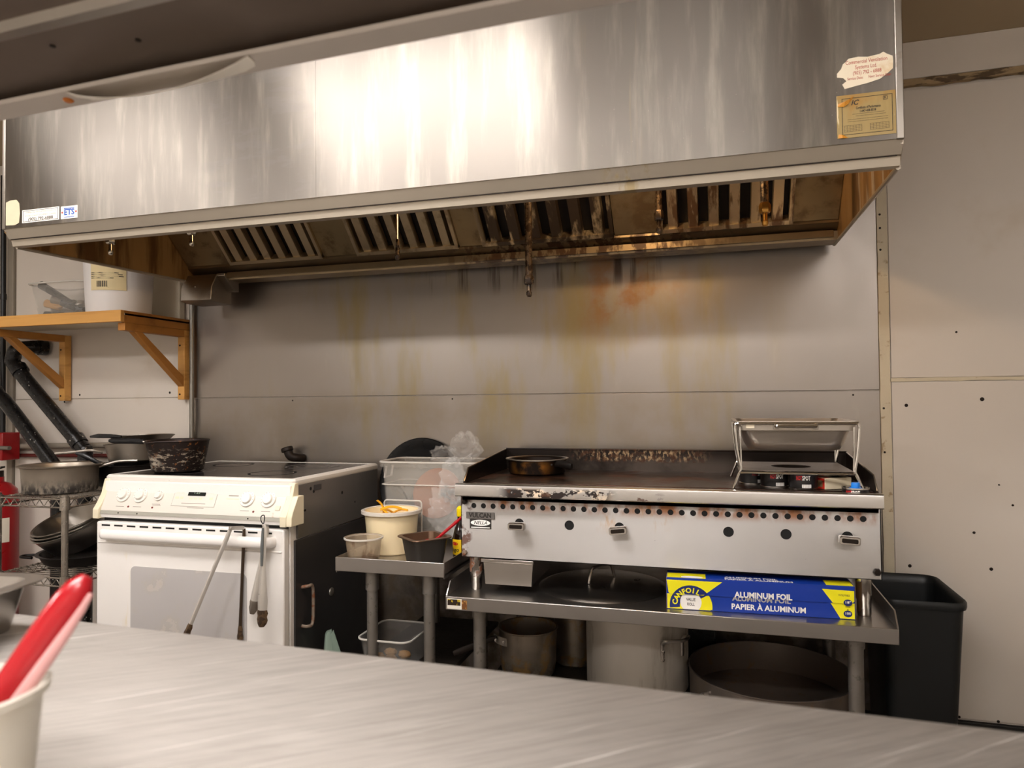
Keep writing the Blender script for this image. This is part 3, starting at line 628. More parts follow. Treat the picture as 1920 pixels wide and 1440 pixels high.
for x, y, r in ((.21, -.54, .105), (.60, -.54, .085), (.21, -.26, .08), (.60, -.26, .11)):
    for rr in (r, r*.62 if r > .1 else r*.99):
        MB().lathe([(rr-.0045, .9152), (rr-.004, .9154), (rr+.004, .9154), (rr+.0045, .9152)], 48, TM((x, y, 0))).build('burner_ring', M['ringgrey'], rng)
# control panel, sloping
cp_prof = [(-.716, .893), (-.722, .884), (-.762, .798), (-.764, .790), (-.70, .790), (-.70, .893)]
MB().prism(cp_prof, .022, .792).build('control_panel', M['panelwhite'], rng, smooth=20)
MB().prism([(-.764, .7895), (-.768, .778), (-.70, .778), (-.70, .7895)], .022, .792).build('grey_strip', M['greystrip'], rng)
MB().prism([(-.766, .7775), (-.762, .764), (-.70, .764), (-.70, .7775)], .022, .792).build('lower_strip', M['white'], rng)
MB().box(.02, .80, -.745, -.70, .750, .764).build('door_gap', M['black'], rng)
cap = [(-.700, .902), (-.722, .902), (-.727, .888), (-.738, .850), (-.762, .812), (-.776, .794), (-.776, .760), (-.70, .760)]
MB().prism(cap, -.003, .022).build('end_cap', M['cream'], rng, bevel=.002)
MB().prism(cap, .792, .817).build('end_cap', M['cream'], rng, bevel=.002)
MB().prism([(-.700, .86), (-.735, .86), (-.765, .812), (-.775, .790), (-.775, .762), (-.70, .762)], .817, .838).build('end_cap_return', M['cream'], rng, bevel=.002)
CPn = Vector((0, -.086, -.040)).normalized(); CPn = Vector((0, -.0907, .0422)).normalized(); CPu = Vector((0, .0422, .0907)).normalized()
def cpp(x, z, n=0):      # point on the sloping panel at height z
    t = (z-.798)/(.884-.798); return Vector((x, -.762+.040*t, z)) + CPn*n
def knob(x, z, r, name='control_knob'):
    Mx = Matrix((Vector((1, 0, 0)), CPu, CPn)).transposed().to_4x4(); Mx.translation = cpp(x, z)
    k = MB().lathe([(0, 0), (r, 0), (r, .004), (r*.95, .006), (0, .006)], 28, Mx).build(name, M['knobwhite'], rng)
    MB().lathe([(r*.66, .006), (r*.60, .013), (r*.54, .0145), (0, .0145)], 24, Mx).build('knob_grip', M['knobwhite'], k)
    mb = MB()
    for i in range(10):
        a = radians(-120+i*24*1.0); q = r*.84
        mb.obox(Mx @ Vector((q*sin(a), q*cos(a), .0063)), (.0012, .004, .0004), Mx.to_3x3() @ Matrix.Rotation(-a, 3, 'Z'))
    mb.build('dial_marks', M['ink'], k, smooth=None)
for x, r in ((.105, .029), (.182, .029), (.265, .019), (.640, .029), (.725, .029)): knob(x, .846, r)
def cpflat(x, z, n=.0004): return flat(cpp(x, z, n), (1, 0, 0), CPu)
def cprect(x0, x1, z0, z1, mt, name, n0=.0002, n1=.0008):
    v = [cpp(x, z, n) for n in (n0, n1) for z in (z0, z1) for x in (x0, x1)]
    return MB().add(v, [(0, 2, 3, 1), (4, 5, 7, 6), (0, 1, 5, 4), (1, 3, 7, 5), (3, 2, 6, 7), (2, 0, 4, 6)]).build(name, mt, rng, smooth=None)
cprect(.328, .512, .814, .880, M['greystrip'], 'display_border'); cprect(.3295, .5105, .8155, .8785, M['panelwhite'], 'display_pad', .0006, .0011)
cprect(.389, .463, .850, .872, M['lcd'], 'display', .0010, .0030)
text('1:25', .016, rng, M['lcdtext'], cpflat(.426, .861, .0034), depth=.0003)
for x, w in ((.345, .016), (.365, .014), (.49, .014)):
    for z in (.842, .862): cprect(x-w/2, x+w/2, z-.004, z+.004, M['cream'], 'touch_key', .001, .0015)
for x in (.405, .425, .446): cprect(x-.007, x+.007, .838, .844, M['cream'], 'touch_key', .001, .0015)
cprect(.370, .472, .8235, .8255, M['ink'], 'printed_line', .001, .0014); cprect(.40, .47, .8095, .811, M['ink'], 'printed_line')
cprect(.56, .60, .853, .8565, M['ink'], 'printed_line'); cprect(.552, .605, .843, .846, M['cream'], 'printed_line')
for x, z in ((.105, .805), (.182, .806), (.265, .813), (.262, .817), (.64, .807), (.725, .807)): cprect(x-.018, x+.018, z, z+.0015, M['ink'], 'printed_line')
for x, z in ((.120, .885-.010), (.197, .875)): cprect(x-.006, x+.002, z, z+.001, M['darkink'], 'printed_line')
for x in (.775, .770): cprect(x-.009, x+.009, *((.862, .876) if x > .772 else (.813, .827)), M['cream'], 'touch_key', .0004, .003)
for x in (.143, .250+.0, .676):
    Mx = Matrix((Vector((1, 0, 0)), CPu, CPn)).transposed().to_4x4(); Mx.translation = cpp(x, .806)
    MB().lathe([(0, .003), (.003, .002), (.004, 0)], 10, Mx).build('indicator_lamp', M['redled'], rng)
for x in (.105, .19, .66): MB().lathe([(0, .0015), (.0025, .001), (.003, 0)], 8, TM((x, -.7665, .783), pi/2)).build('screw', M['screw'], rng)
# oven door
dr_ = MB().box(.012, .806, -.772, -.74, .13, .750).build('oven_door', M['white'], rng, bevel=.005)
for i in range(13):
    x = .045+.0572*i+.01
    MB().box(x-.019, x+.019, -.7726, -.7700, .7345, .7405).build('vent_slot', M['black'], dr_)
hp = [(.060, -.766, .708), (.058, -.785, .709), (.068, -.797, .710), (.11, -.801, .710), (.40, -.802, .710), (.69, -.801, .710), (.757, -.797, .710), (.767, -.785, .709), (.765, -.766, .708)]
MB().tube(smoothpath(hp, 5), .0185, 14, flat=.62).build('door_handle', M['white'], dr_)
MB().box(.02, .798, -.7745, -.770, .672, .678).build('door_ridge', M['white'], dr_, bevel=.002)
win = [(x, z) for x, z in rrect(.492, .46, .02, 5, .415, .365)]
MB().prism(win, -.7735, -.770, 'y').build('window_pane', M['ovenglass'], dr_, smooth=20)
# right side fittings
MB().tube(smoothpath([(.812, -.675, .535), (.832, -.668, .538), (.836, -.645, .532), (.836, -.640, .47), (.836, -.645, .405), (.832, -.668, .398), (.812, -.675, .40)], 4), .006, 8).build('side_bracket', M['rustbar'], rng)
MB().lathe([(0, .006), (.010, .006), (.015, .003), (.016, 0)], 16, TM((.813, -.48, .468), 0, pi/2)).build('side_cap', M['conduit'], rng)
for y, z, r in ((-.66, .80, .004), (-.655, .80, .004), (-.62, .872, .006), (-.6, .86, .006), (-.40, .83, .006), (-.3, .78, .004)):
    MB().lathe([(0, .001), (r, .001), (r, 0)], 10, TM((.814, y, z), 0, pi/2)).build('screw_hole', M['black'], rng)
MB().box(.813, .8155, -.60, -.55, .862, .882).build('side_clip', M['rangeside'], rng, bevel=.001)

# saucepan on the cooktop
def spoutring(cx, cy, r, z, k=0, n=48, a0=radians(250)):
    out = []
    for j in range(n):
        t = 2*pi*j/n; d = (t-a0+pi) % (2*pi)-pi
        b = math.exp(-(d/.22)**2)*k; out.append((cx+(r+b)*cos(t), cy+(r+b)*sin(t), z-b*.5))
    return out
sp = thing('saucepan', 'burnt black saucepan with a pouring lip on the cooktop', 'saucepan', (.200, -.575, .9155))
cx, cy = .200, -.575
MB().loft([spoutring(cx, cy, .080, .9165), spoutring(cx, cy, .092, .924), spoutring(cx, cy, .103, .98, .0), spoutring(cx, cy, .113, 1.037, .010), spoutring(cx, cy, .116, 1.038, .012), spoutring(cx, cy, .115, 1.041, .012), spoutring(cx, cy, .110, 1.038, .010), spoutring(cx, cy, .099, .98), spoutring(cx, cy, .088, .926), spoutring(cx, cy, .02, .922)]).build('pan_body', M['panburnt'], sp)
hd = Vector((-.93, -.05, 0)).normalized(); hb = Vector((cx, cy, 1.022))+hd*.109
hm = MB().tube([hb, hb+hd*.03+Vector((0, 0, .006)), hb+hd*.05+Vector((0, 0, .010))], [.006, .005, .006], 8).build('handle_tang', M['steelworn'], sp)
MB().tube([hb+hd*.048+Vector((0, 0, .010)), hb+hd*.10+Vector((0, 0, .013)), hb+hd*.19+Vector((0, 0, .013)), hb+hd*.21+Vector((0, 0, .013))], [.010, .012, .011, .006], 12, flat=.6).build('handle', M['blackplastic'], sp)
for s_ in (-1, 1): MB().lathe([(0, .004), (.005, .003), (.006, 0)], 10, TM(hb+Vector((.004, s_*.013, -.012)), 0, -pi/2)).build('rivet', M['steelworn'], sp)

# tongs hanging on the door handle
def scallop_arm(path, ws, mt, t, name='arm', thick=.0015):
    rings = []
    path = [Vector(p) for p in path]
    for i, p in enumerate(path):
        d = (path[min(i+1, len(path)-1)]-path[max(i-1, 0)]).normalized(); sx = d.cross(Vector((0, 1, 0))).normalized(); nn = sx.cross(d)
        w_ = ws[i]; q = w_*.35
        rings.append([p-sx*w_+nn*q, p-sx*w_*.6-nn*q*.4, p-nn*q, p+sx*w_*.6-nn*q*.4, p+sx*w_+nn*q, p+sx*w_*.55+nn*(q*.3), p+nn*(-q*.3), p-sx*w_*.55+nn*(q*.3)])
    return MB().loft(rings).build(name, mt, t)
def lerp(a, b, t): return Vector(a)*(1-t)+Vector(b)*t
M['tongtip'] = mat('rusty_tong_tip', '#6f5a44', .4, .7, var=.35, vscale=60, stains=[dict(c='#2a1a10', scale=45, lo=.48, hi=.58, amt=.8, metal=.2)])
M['tongsteel'] = mat('shiny_tong_steel', '#d8d3cb', .3, .6, var=.06, vscale=20)
M['tongdark'] = mat('dark_tong_steel', '#5a4c40', .35, .9, var=.2, vscale=30)
tg = thing('tongs', 'long thin steel tongs straddling the oven door handle', 'tongs', (.62, -.82, .35))
top = Vector((.650, -.838, .765))
a0_, a1_ = Vector((.648, -.842, .762)), Vector((.505, -.862, .440))
scallop_arm([lerp(a0_, a1_, t) for t in (0, .1, .3, .6, 1)], [.007, .009, .008, .0075, .008], M['tongsteel'], tg)
tipd = (a1_-a0_).normalized()
scallop_arm([a1_+tipd*.08*t for t in (0, .15, .3, .45, .6, .75, .9, 1)], [.008, .012, .011, .014, .012, .015, .013, .012], M['tongtip'], tg, 'tip')
b0_, b1_ = Vector((.656, -.783, .752)), Vector((.640, -.783, .42))
scallop_arm([lerp(b0_, b1_, t) for t in (0, .1, .3, .6, 1)], [.006, .007, .0065, .006, .007], M['tongdark'], tg)
tipd = (b1_-b0_).normalized()
scallop_arm([b1_+tipd*.085*t for t in (0, .15, .3, .45, .6, .75, .9, 1)], [.007, .010, .010, .013, .011, .014, .012, .011], M['tongtip'], tg, 'tip')
MB().bar((.648, -.845, .763), (.656, -.785, .755), .012, .012).build('hinge', M['steel'], tg, bevel=.002)
tg2 = thing('locking_tongs', 'shorter locking tongs with grey grips hanging by the handle end', 'tongs', (.74, -.84, .45))
f0, f1 = Vector((.776, -.838, .780)), Vector((.768, -.842, .50))
scallop_arm([lerp(f0, f1, t) for t in (0, .05, .3, .45, .7, .9, 1)], [.005, .009, .009, .009, .014, .019, .018], M['tongsteel'], tg2)
for q, (p, ww) in enumerate((((.775, -.8455, .705), .0065),)): MB().tube([(.776, -.844, .770), (.774, -.846, .71), (.772, -.845, .645)], [.004, .0062, .0045], 10, flat=.6).build('grip', mat('grey_grip', '#5c5f5e', .5, var=.05), tg2)
d_ = (f1-f0).normalized()
scallop_arm([f1+d_*.055*t for t in (0, .2, .4, .6, .8, 1)], [.018, .021, .018, .021, .018, .010], M['tongtip'], tg2, 'tip')
g0, g1 = Vector((.752, -.786, .762)), Vector((.708, -.800, .515))
scallop_arm([lerp(g0, g1, t) for t in (0, .05, .3, .45, .7, .9, 1)], [.005, .008, .008, .009, .013, .017, .017], M['tongsteel'], tg2)
d_ = (g1-g0).normalized()
scallop_arm([g1+d_*.045*t for t in (0, .2, .4, .6, .8, 1)], [.017, .019, .016, .018, .014, .009], M['steelworn'], tg2, 'tip')
MB().bar((.775, -.84, .778), (.752, -.784, .766), .010, .008).build('hinge', M['steel'], tg2, bevel=.002)
MB().tube(smoothpath([(.772, -.836, .778), (.764, -.837, .792), (.760, -.831, .804), (.766, -.825, .808), (.772, -.829, .797), (.772, -.836, .778)], 4), .0018, 6).build('hang_loop', M['blackplastic'], tg2)

# behind and beside the range
el = thing('gas_elbow', 'black iron pipe elbow sticking out of the steel wall behind the range', 'pipe', (.365, -.03, .93))
MB().tube(smoothpath([(.385, .0, .925), (.372, -.03, .928), (.352, -.045, .935), (.342, -.05, .95), (.338, -.05, .968)], 4), .020, 12).build('elbow', M['blackiron'], el)
MB().lathe([(.024, 0), (.027, .004), (.027, .016), (.024, .02), (.016, .02)], 14, TM((.337, -.05, .958), 0, -.3)).build('collar', M['blackiron'], el)
cl = thing('cloth_rag', 'pale green rag stuffed low between range and table', 'cloth', (.86, -.55, .2))
rings = []
for i in range(9):
    t = i/8; z = .345-.19*t; r_ = .018+.05*t
    rings.append([(.852+t*.03+(r_*(1+.35*sin(5*a+2*t)))*cos(a)*.55, -.56+(r_*(1+.3*sin(3*a+1)))*sin(a), z+.008*sin(4*a)) for a in [2*pi*j/28 for j in range(28)]])
MB().loft(rings).build('rag', M['cloth'], cl)
rb = thing('rag_bucket', 'dark box on the floor holding the green rag', 'box', (.86, -.55, 0))
MB().loft([ring(.075, .17, .01, .0, .862, -.55), ring(.085, .18, .012, .215, .862, -.55), ring(.079, .174, .01, .215, .862, -.55), ring(.07, .165, .008, .01, .862, -.55)]).build('box_body', M['blackplastic'], rb)

#================================================================= SIDE TABLE
TX0, TX1, TY0, TY1 = .962, 1.358, -.702, -.03
tb = thing('side_table', 'small stainless table with raised edges between range and griddle', 'table', (1.16, -.37, 0))
MB().box(TX0, TX1, TY0, TY1, .612, .618).build('table_top', M['standsteel'], tb)
MB().box(TX0, TX1, TY0-.004, TY0, .608, .655).build('front_rim', M['standsteel'], tb, bevel=.0015)
for x in (TX0, TX1-.004): MB().box(x, x+.004, TY0, TY1, .602, .655).build('side_rim', M['standsteel'], tb, bevel=.001)
MB().box(TX0, TX1, TY1-.004, TY1, .61, .66).build('back_rim', M['standsteel'], tb)
for x in (1.075, 1.285):
    for y in (-.655, -.10):
        l_ = MB().tube([(x, y, 0), (x, y, .612)], .019, 16).build('leg', M['gal'], tb)
        MB().tube([(x, y, .54), (x, y, .612)], .023, 16).build('leg_sleeve', M['gal'], l_)
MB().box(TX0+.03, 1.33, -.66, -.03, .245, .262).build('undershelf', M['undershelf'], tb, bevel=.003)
# storage bin
def openbox(w, d, h, th, r, cx, cy, z0, taper, lipw=.01, liph=.012):
    return MB().loft([ring(w-2*taper, d-2*taper, r, z0, cx, cy), ring(w, d, r, z0+h-liph, cx, cy), ring(w+2*lipw, d+2*lipw, r+lipw, z0+h-liph, cx, cy), ring(w+2*lipw, d+2*lipw, r+lipw, z0+h, cx, cy), ring(w-2*th, d-2*th, r-.001, z0+h, cx, cy), ring(w-2*taper-2*th, d-2*taper-2*th, r-.002, z0+th, cx, cy)])
bn = thing('storage_bin', 'tall cloudy clear plastic storage bin on the side table', 'bin', (1.115, -.165, .6565))
openbox(.41, .20, .283, .003, .03, 1.115, -.165, .6565, .014, .012, .02).build('bin_body', M['cloudy'], bn)
MB().loft([ring(.414, .204, .032, .845, 1.115, -.165), ring(.419, .209, .032, .848, 1.115, -.165), ring(.414, .204, .032, .851, 1.115, -.165)], cap=False).build('ridge', M['clearrim'], bn)
MB().tube([(.905, -.20, .915), (.897, -.20, .87), (.897, -.14, .87), (.905, -.14, .915)], .005, 8).build('side_grip', M['clearrim'], bn)
MB().tube([p + (0,) if len(p) == 2 else p for p in ring(.432, .222, .04, .9385, 1.115, -.165)], .004, 6, closed=True).build('rim_bead', M['clearrim'], bn)
bo = thing('terracotta_bowl', 'terracotta coloured bowl standing inside the cloudy bin', 'bowl', (1.13, -.19, .625))
MB().lathe([(0, 0), (.04, 0), (.045, .006), (.10, .052), (.104, .052), (.103, .057), (.098, .056), (.045, .012), (0, .008)], 32, TM((1.115, -.120, .79), radians(72))).build('bowl_body', M['terracotta'], bo)
lp = thing('ladle_handle', 'dark thin utensil lying inside the cloudy bin', 'utensil', (1.04, -.17, .665))
MB().tube([(.975, -.235, .84), (.995, -.225, .812), (1.04, -.17, .67)], .004, 8).build('rod', M['blackplastic'], lp)
bt = thing('round_tray', 'round black tray leaning on the wall behind the bin', 'tray', (.985, -.05, .64))
MB().lathe([(0, 0), (.155, 0), (.160, .004), (.192, .010), (.196, .014), (.192, .017), (.158, .010), (.15, .006), (0, .006)], 56, TM((.985, -.022, .826), radians(83))).build('tray_body', M['blackplastic'], bt)
sl = thing('square_lid', 'clear square plastic lid standing behind the round tub', 'lid', (1.02, -.29, .62))
MB().tube([(x, -.291, z) for x, z in rrect(.16, .170, .012, 4, 1.02, .7055)], .0035, 6, closed=True).build('lid_bead', M['clearrim'], sl)
MB().prism(rrect(.16, .170, .012, 4, 1.02, .7055), -.292, -.290, 'y').build('lid_sheet', M['smoky'], sl)
# plastic bag
bg = thing('plastic_bag', 'crumpled clear plastic bag hanging over the bin corner', 'bag', (1.25, -.3, .63))
random.seed(5)
def blob(cx, cy, cz, rx, ry, rz, amp, nu=22, nv=14, sd=1):
    rr = random.Random(sd); ph = [(rr.uniform(3, 9), rr.uniform(2, 8), rr.uniform(0, 6), rr.uniform(.3, 1)) for _ in range(7)]
    rings = []
    for i in range(nv):
        v = pi*(i+.5)/nv; rg_ = []
        for j in range(nu):
            u = 2*pi*j/nu; k = 1+amp*sum(a*sin(p*u+q*v*2+c) for p, q, c, a in [(round(p), q, c, a) for p, q, c, a in ph])/3 + rr.uniform(-amp, amp)*.6
            rg_.append((cx+rx*k*sin(v)*cos(u), cy+ry*k*sin(v)*sin(u), cz+rz*k*cos(v)))
        rings.append(rg_)
    return MB().loft(rings)
blob(1.235, -.165, .990, .062, .05, .055, .30, sd=3).build('bag_top', M['bag'], bg, smooth=None)
blob(1.145, -.165, .965, .05, .05, .03, .30, sd=5).build('bag_fold', M['bag'], bg, smooth=None)
blob(1.215, -.305, .755, .075, .022, .085, .28, 26, 16, sd=9).build('bag_bottom', M['bag'], bg, smooth=None)
blob(1.235, -.298, .87, .055, .012, .085, .20, sd=12).build('bag_neck', M['bag'], bg, smooth=None)
# tub, deli cup, pan, bottle
tu = thing('sauce_tub', 'round milky plastic tub of cream sauce on the side table', 'tub', (1.062, -.47, .618))
c_ = (1.032, -.415, .6185)
MB().lathe([(0, .0), (.084, .0), (.088, .004), (.100, .142), (.108, .143), (.111, .148), (.111, .155), (.107, .157), (.0995, .154), (.0955, .12), (.09, .118), (0, .118)], 48, TM(c_)).build('tub_body', M['tub'], tu)
MB().lathe([(.109, .145), (.1135, .146), (.1135, .1565), (.1055, .159), (.1, .1565)], 48, TM(c_)).build('tub_rim', M['clearrim'], tu)
MB().lathe([(0, .134), (.05, .137), (.0955, .133), (.095, .12), (0, .12)], 32, TM(c_)).build('cream_sauce', M['sauce'], tu)
for k, (x, y, z, rx, ry, rz, lx) in enumerate(((.03, -.035, .136, .45, 0, .5, .04), (.0, .01, .118, .2, .3, 1.4, .03), (.05, 0, .122, .2, -.2, .2, .03), (.015, -.05, .125, .3, .1, 2.2, .03), (-.012, -.04, .146, .1, 1.1, .3, .026))):
    Mx = TM((c_[0]+x-.015, c_[1]+y, c_[2]+z+.026), rx, ry, rz)
    MB().loft([[Mx @ Vector((lx*t, .006*cos(a)+.008*sin(pi*(t+1)/2), .004*sin(a)+.006*sin(pi*(t+1)/2))) for a in [2*pi*j/8 for j in range(8)]] for t in (-1, -.6, -.2, .2, .6, 1)]).build('pepper_strip', M['yellow'], tu)
de = thing('deli_container', 'small dirty clear deli container on the side table', 'container', (1.01, -.60, .618))
c2 = (1.016, -.605, .6185)
MB().lathe([(0, 0), (.052, 0), (.054, .003), (.063, .080), (.067, .081), (.0685, .087), (.066, .089), (.0615, .086), (.0525, .004), (0, .003)], 40, TM(c2)).build('container_body', mat('dirty_clear_plastic', '#b9a78e', .2, var=.15, alpha=.32, vscale=18, stains=[dict(c='#7a4a20', scale=45, lo=.55, hi=.62, amt=.8, stretch=(1, 1, .3))]), de)
MB().lathe([(.064, .083), (.069, .084), (.069, .088), (.0655, .0895)], 40, TM(c2)).build('container_rim', M['clearrim'], de)
MB().lathe([(0, .012), (.05, .012), (.0515, .004), (0, .004)], 24, TM(c2)).build('sauce_residue', mat('dark_residue', '#2b211b', .4), de)
fp2 = thing('sauce_pan', 'dark square steam pan of brown sauce on the side table', 'pan', (1.236, -.578, .6185), radians(50), local=True)
pan_mesh(.130, .130, .094, .012, .02, .014).build('pan_body', M['panbody'], fp2)
MB().loft([ring(.154, .154, .03, .0925), ring(.156, .156, .031, .0945), ring(.154, .154, .03, .0962), ring(.126, .126, .02, .0962), ring(.112, .112, .018, .06)], cap=False).build('stained_rim', M['panrim'], fp2)
MB().loft([ring(.110, .110, .018, .055), ring(.113, .113, .018, .070)]).build('brown_sauce', M['brownsauce'], fp2)
spn = thing('red_spoon', 'red handled spoon standing in the brown sauce pan', 'spoon', (1.25, -.53, .69))
MB().tube([(1.262, -.575, .692), (1.29, -.56, .716), (1.335, -.535, .757), (1.36, -.525, .78)], [.004, .005, .006, .004], 10, flat=.6).build('handle', M['redplastic'], spn)
MB().lathe([(0, -.004), (.016, 0), (.018, .003), (0, .002)], 16, TM((1.252, -.58, .690), .4, .5)).build('spoon_bowl', M['redplastic'], spn)
mg = thing('sauce_bottle', 'dark seasoning bottle with yellow cap and yellow label', 'bottle', (1.325, -.455, .618))
c3 = (1.326, -.455, .6185)
MB().lathe([(0, 0), (.029, 0), (.031, .004), (.031, .075), (.024, .105), (.0145, .125), (.0135, .150), (.0, .150)], 28, TM(c3)).build('bottle_body', M['bottle'], mg)
MB().lathe([(.0155, .148), (.0165, .150), (.0165, .176), (.010, .184), (.0, .185)], 20, TM(c3)).build('cap', M['capyellow'], mg)
MB().lathe([(.0314, .014), (.0316, .015), (.0316, .068), (.0314, .069)], 28, TM(c3)).build('label_band', M['labelyellow'], mg)
text('Jugo', .02, mg, M['darkink'], wrap(c3, .0318, radians(-118), .6185+.032), shear=.25, bold=.0003)
MB().loft([[wrap(c3, .0318, radians(-118), .6185+.054)(.014*cos(a)*k, .006*sin(a)*k, .0003) for a in [2*pi*j/20 for j in range(20)]] for k in (1, .05)], cap=False).build('logo_oval', M['labelred'], mg)
# container below
lb_ = thing('prep_container', 'clear square plastic container on the lower shelf of the table', 'container', (1.105, -.52, .262))
openbox(.185, .21, .105, .002, .03, 1.108, -.545, .2625, .012, .006, .008).build('container_body', M['smoky'], lb_)
MB().tube([tuple(p) for p in ring(.197, .222, .035, .366, 1.108, -.545)], .0035, 6, closed=True).build('rim_bead', M['clearrim'], lb_)
for k, (x, y) in enumerate(((1.07, -.60), (1.12, -.61), (1.15, -.56), (1.09, -.55))):
    f_ = blob(x, y, .292, .022, .018, .014, .15, 14, 9, sd=20+k).build('bread_piece', M['lemon'], None)
    tag(f_, ['pale food scrap front left in the low container', 'pale food scrap front middle in the low container', 'pale food scrap at right in the low container', 'pale food scrap at back in the low container'][k], 'food scrap', 'food scraps in the low container')

#================================================================= GRIDDLE STAND
sd = thing('griddle_stand', 'stainless equipment stand carrying the griddle', 'stand', (2.02, -.38, 0))
GX0, GX1 = 1.362, 2.683
MB().box(GX0, GX1, -.70, -.06, .543, .549).build('shelf_sheet', M['standsteel'], sd)
MB().box(GX0, GX1, -.704, -.699, .506, .549).build('front_flange', M['standsteel'], sd, bevel=.002)
for x in (GX0, GX1-.004): MB().prism([(-.70, .506), (-.70, .551), (-.665, .590), (-.06, .590), (-.06, .506)], x, x+.004).build('side_flange', M['standsteel'], sd)
MB().box(GX0, GX1, -.064, -.06, .51, .59).build('back_flange', M['standsteel'], sd)
for x in (1.455, 2.585):
    for y in (-.635, -.12):
        l_ = MB().tube([(x, y, 0), (x, y, .543)], .021, 16).build('leg', M['gal'], sd)
        MB().tube([(x, y, .47), (x, y, .543)], .025, 16).build('leg_socket', M['gal'], l_)
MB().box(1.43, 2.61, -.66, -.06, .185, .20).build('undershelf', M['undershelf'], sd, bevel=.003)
st2 = thing('stand_plate', 'burnt yellow maker sticker on the stand front corner', 'sticker', (1.40, -.7045, .508))
MB().box(1.368, 1.418, -.7050, -.7042, .510, .543).build('sheet', M['paper'], st2)
MB().box(1.370, 1.414, -.7056, -.7050, .522, .541).build('printed_block', mat('burnt_sticker', '#2a1a0c', .6, var=.3, vscale=60, stains=[dict(c='#d8b92a', scale=80, lo=.5, hi=.55, amt=.9)]), st2)
MB().box(1.418, 1.436, -.7048, -.7042, .511, .540).build('rust_patch', mat('rust_blotch', '#b88a4c', .7, var=.3, vscale=60, stains=[dict(c='#6a3a12', scale=70, lo=.5, hi=.56, amt=.9)]), st2)

#================================================================= GRIDDLE
gr = thing('flat_top_griddle', 'long gas flat top griddle with burnt front rail', 'griddle', (2.02, -.38, .549))
PX0, PX1, PY = 1.390, 2.658, -.625
MB().box(PX0, PX1, -.602, -.10, .664, .874).build('body', M['steelworn'], gr)
MB().box(PX0+.004, PX1-.004, -.6225, -.603, .668, .860).build('dark_interior', M['black'], gr)  # black filler standing for the shade behind the panel holes
pm = MB()
def quad(x0, x1, z0, z1): pm.add([(x0, PY, z0), (x1, PY, z0), (x1, PY, z1), (x0, PY, z1)], [(0, 1, 2, 3)])
def holecell(cx, cz, hw, hh, r, n=16):
    out = []; inn = []; back = []
    for j in range(n):
        a = 2*pi*j/n+pi/4; c, s_ = cos(a), sin(a); k = 1/max(abs(c), abs(s_))
        out.append((cx+hw*c*k, PY, cz+hh*s_*k)); inn.append((cx+r*c, PY, cz+r*s_)); back.append((cx+r*c, PY+.0022, cz+r*s_))
    pm.loft([out, inn, back], cap=False)
z_b, z_t = .661, .866
hz, hp_, hr = .8325, .0337, .0090
hx0 = 1.434
quad(PX0, PX1, hz+.01685, z_t)
quad(PX0, hx0-.01685, hz-.01685, hz+.01685); quad(hx0+35*hp_+.01685, PX1, hz-.01685, hz+.01685)
for i in range(36): holecell(hx0+i*hp_, hz, .01685, .01685, hr, 16)
kz, kw = .780, .024
quad(PX0, PX1, kz+kw, hz-.01685)
kx = [1.591, 1.757, 1.917, 2.244, 2.406, 2.571]; cur = PX0
for x in kx:
    quad(cur, x-kw, kz-kw, kz+kw); holecell(x, kz, kw, kw, .0155, 24); cur = x+kw
quad(cur, PX1, kz-kw, kz+kw); quad(PX0, PX1, z_b, kz-kw)
pm.build('front_panel', M['gridfront'], gr, smooth=None, uv=True)
for x in (PX0, PX1): MB().box(x-.0012, x+.0012, PY, -.10, z_b, .89).build('side_panel', M['gridfront'], gr)
MB().box(PX0, PX1, PY, -.59, z_b, z_b+.002).build('bottom_return', M['gridfront'], gr)
MB().box(PX0+.005, PX1-.005, PY-.006, PY, .852, .870).build('rail_backing', M['gridfront'], gr)
# rail (bullnose)
rail = [(-.620, .869), (-.674, .869), (-.677, .872), (-.677, .901), (-.6755, .907), (-.671, .910), (-.650, .9105), (-.644, .907), (-.640, .874), (-.620, .874)]
MB().prism(rail, 1.387, 2.658).build('front_rail', M['gridlip'], gr, smooth=30)
MB().box(PX0+.004, PX1-.004, -.648, -.572, .872, .876).build('grease_gutter', M['plate'], gr)
MB().box(PX0+.004, PX1-.004, -.575, -.10, .876, .905).build('cooking_plate', M['plate'], gr, bevel=.002)
MB().box(PX0, PX1, -.104, -.098, .895, .984).build('back_splash', M['splash'], gr, bevel=.001)
MB().tube([(PX0, -.101, .985), (PX1, -.101, .985)], .004, 8).build('splash_edge', M['splash'], gr)
sp_ = [(-.64, .876), (-.60, .910), (-.557, .951), (-.10, .985), (-.10, .876)]
for x in (PX0-.001, PX1-.003):
    s1 = MB().prism(sp_, x, x+.004).build('side_splash', M['splash'], gr)
    MB().tube([(x+.002, a, b) for a, b in sp_[1:4]], .0028, 6).build('splash_edge', M['steel'], s1)
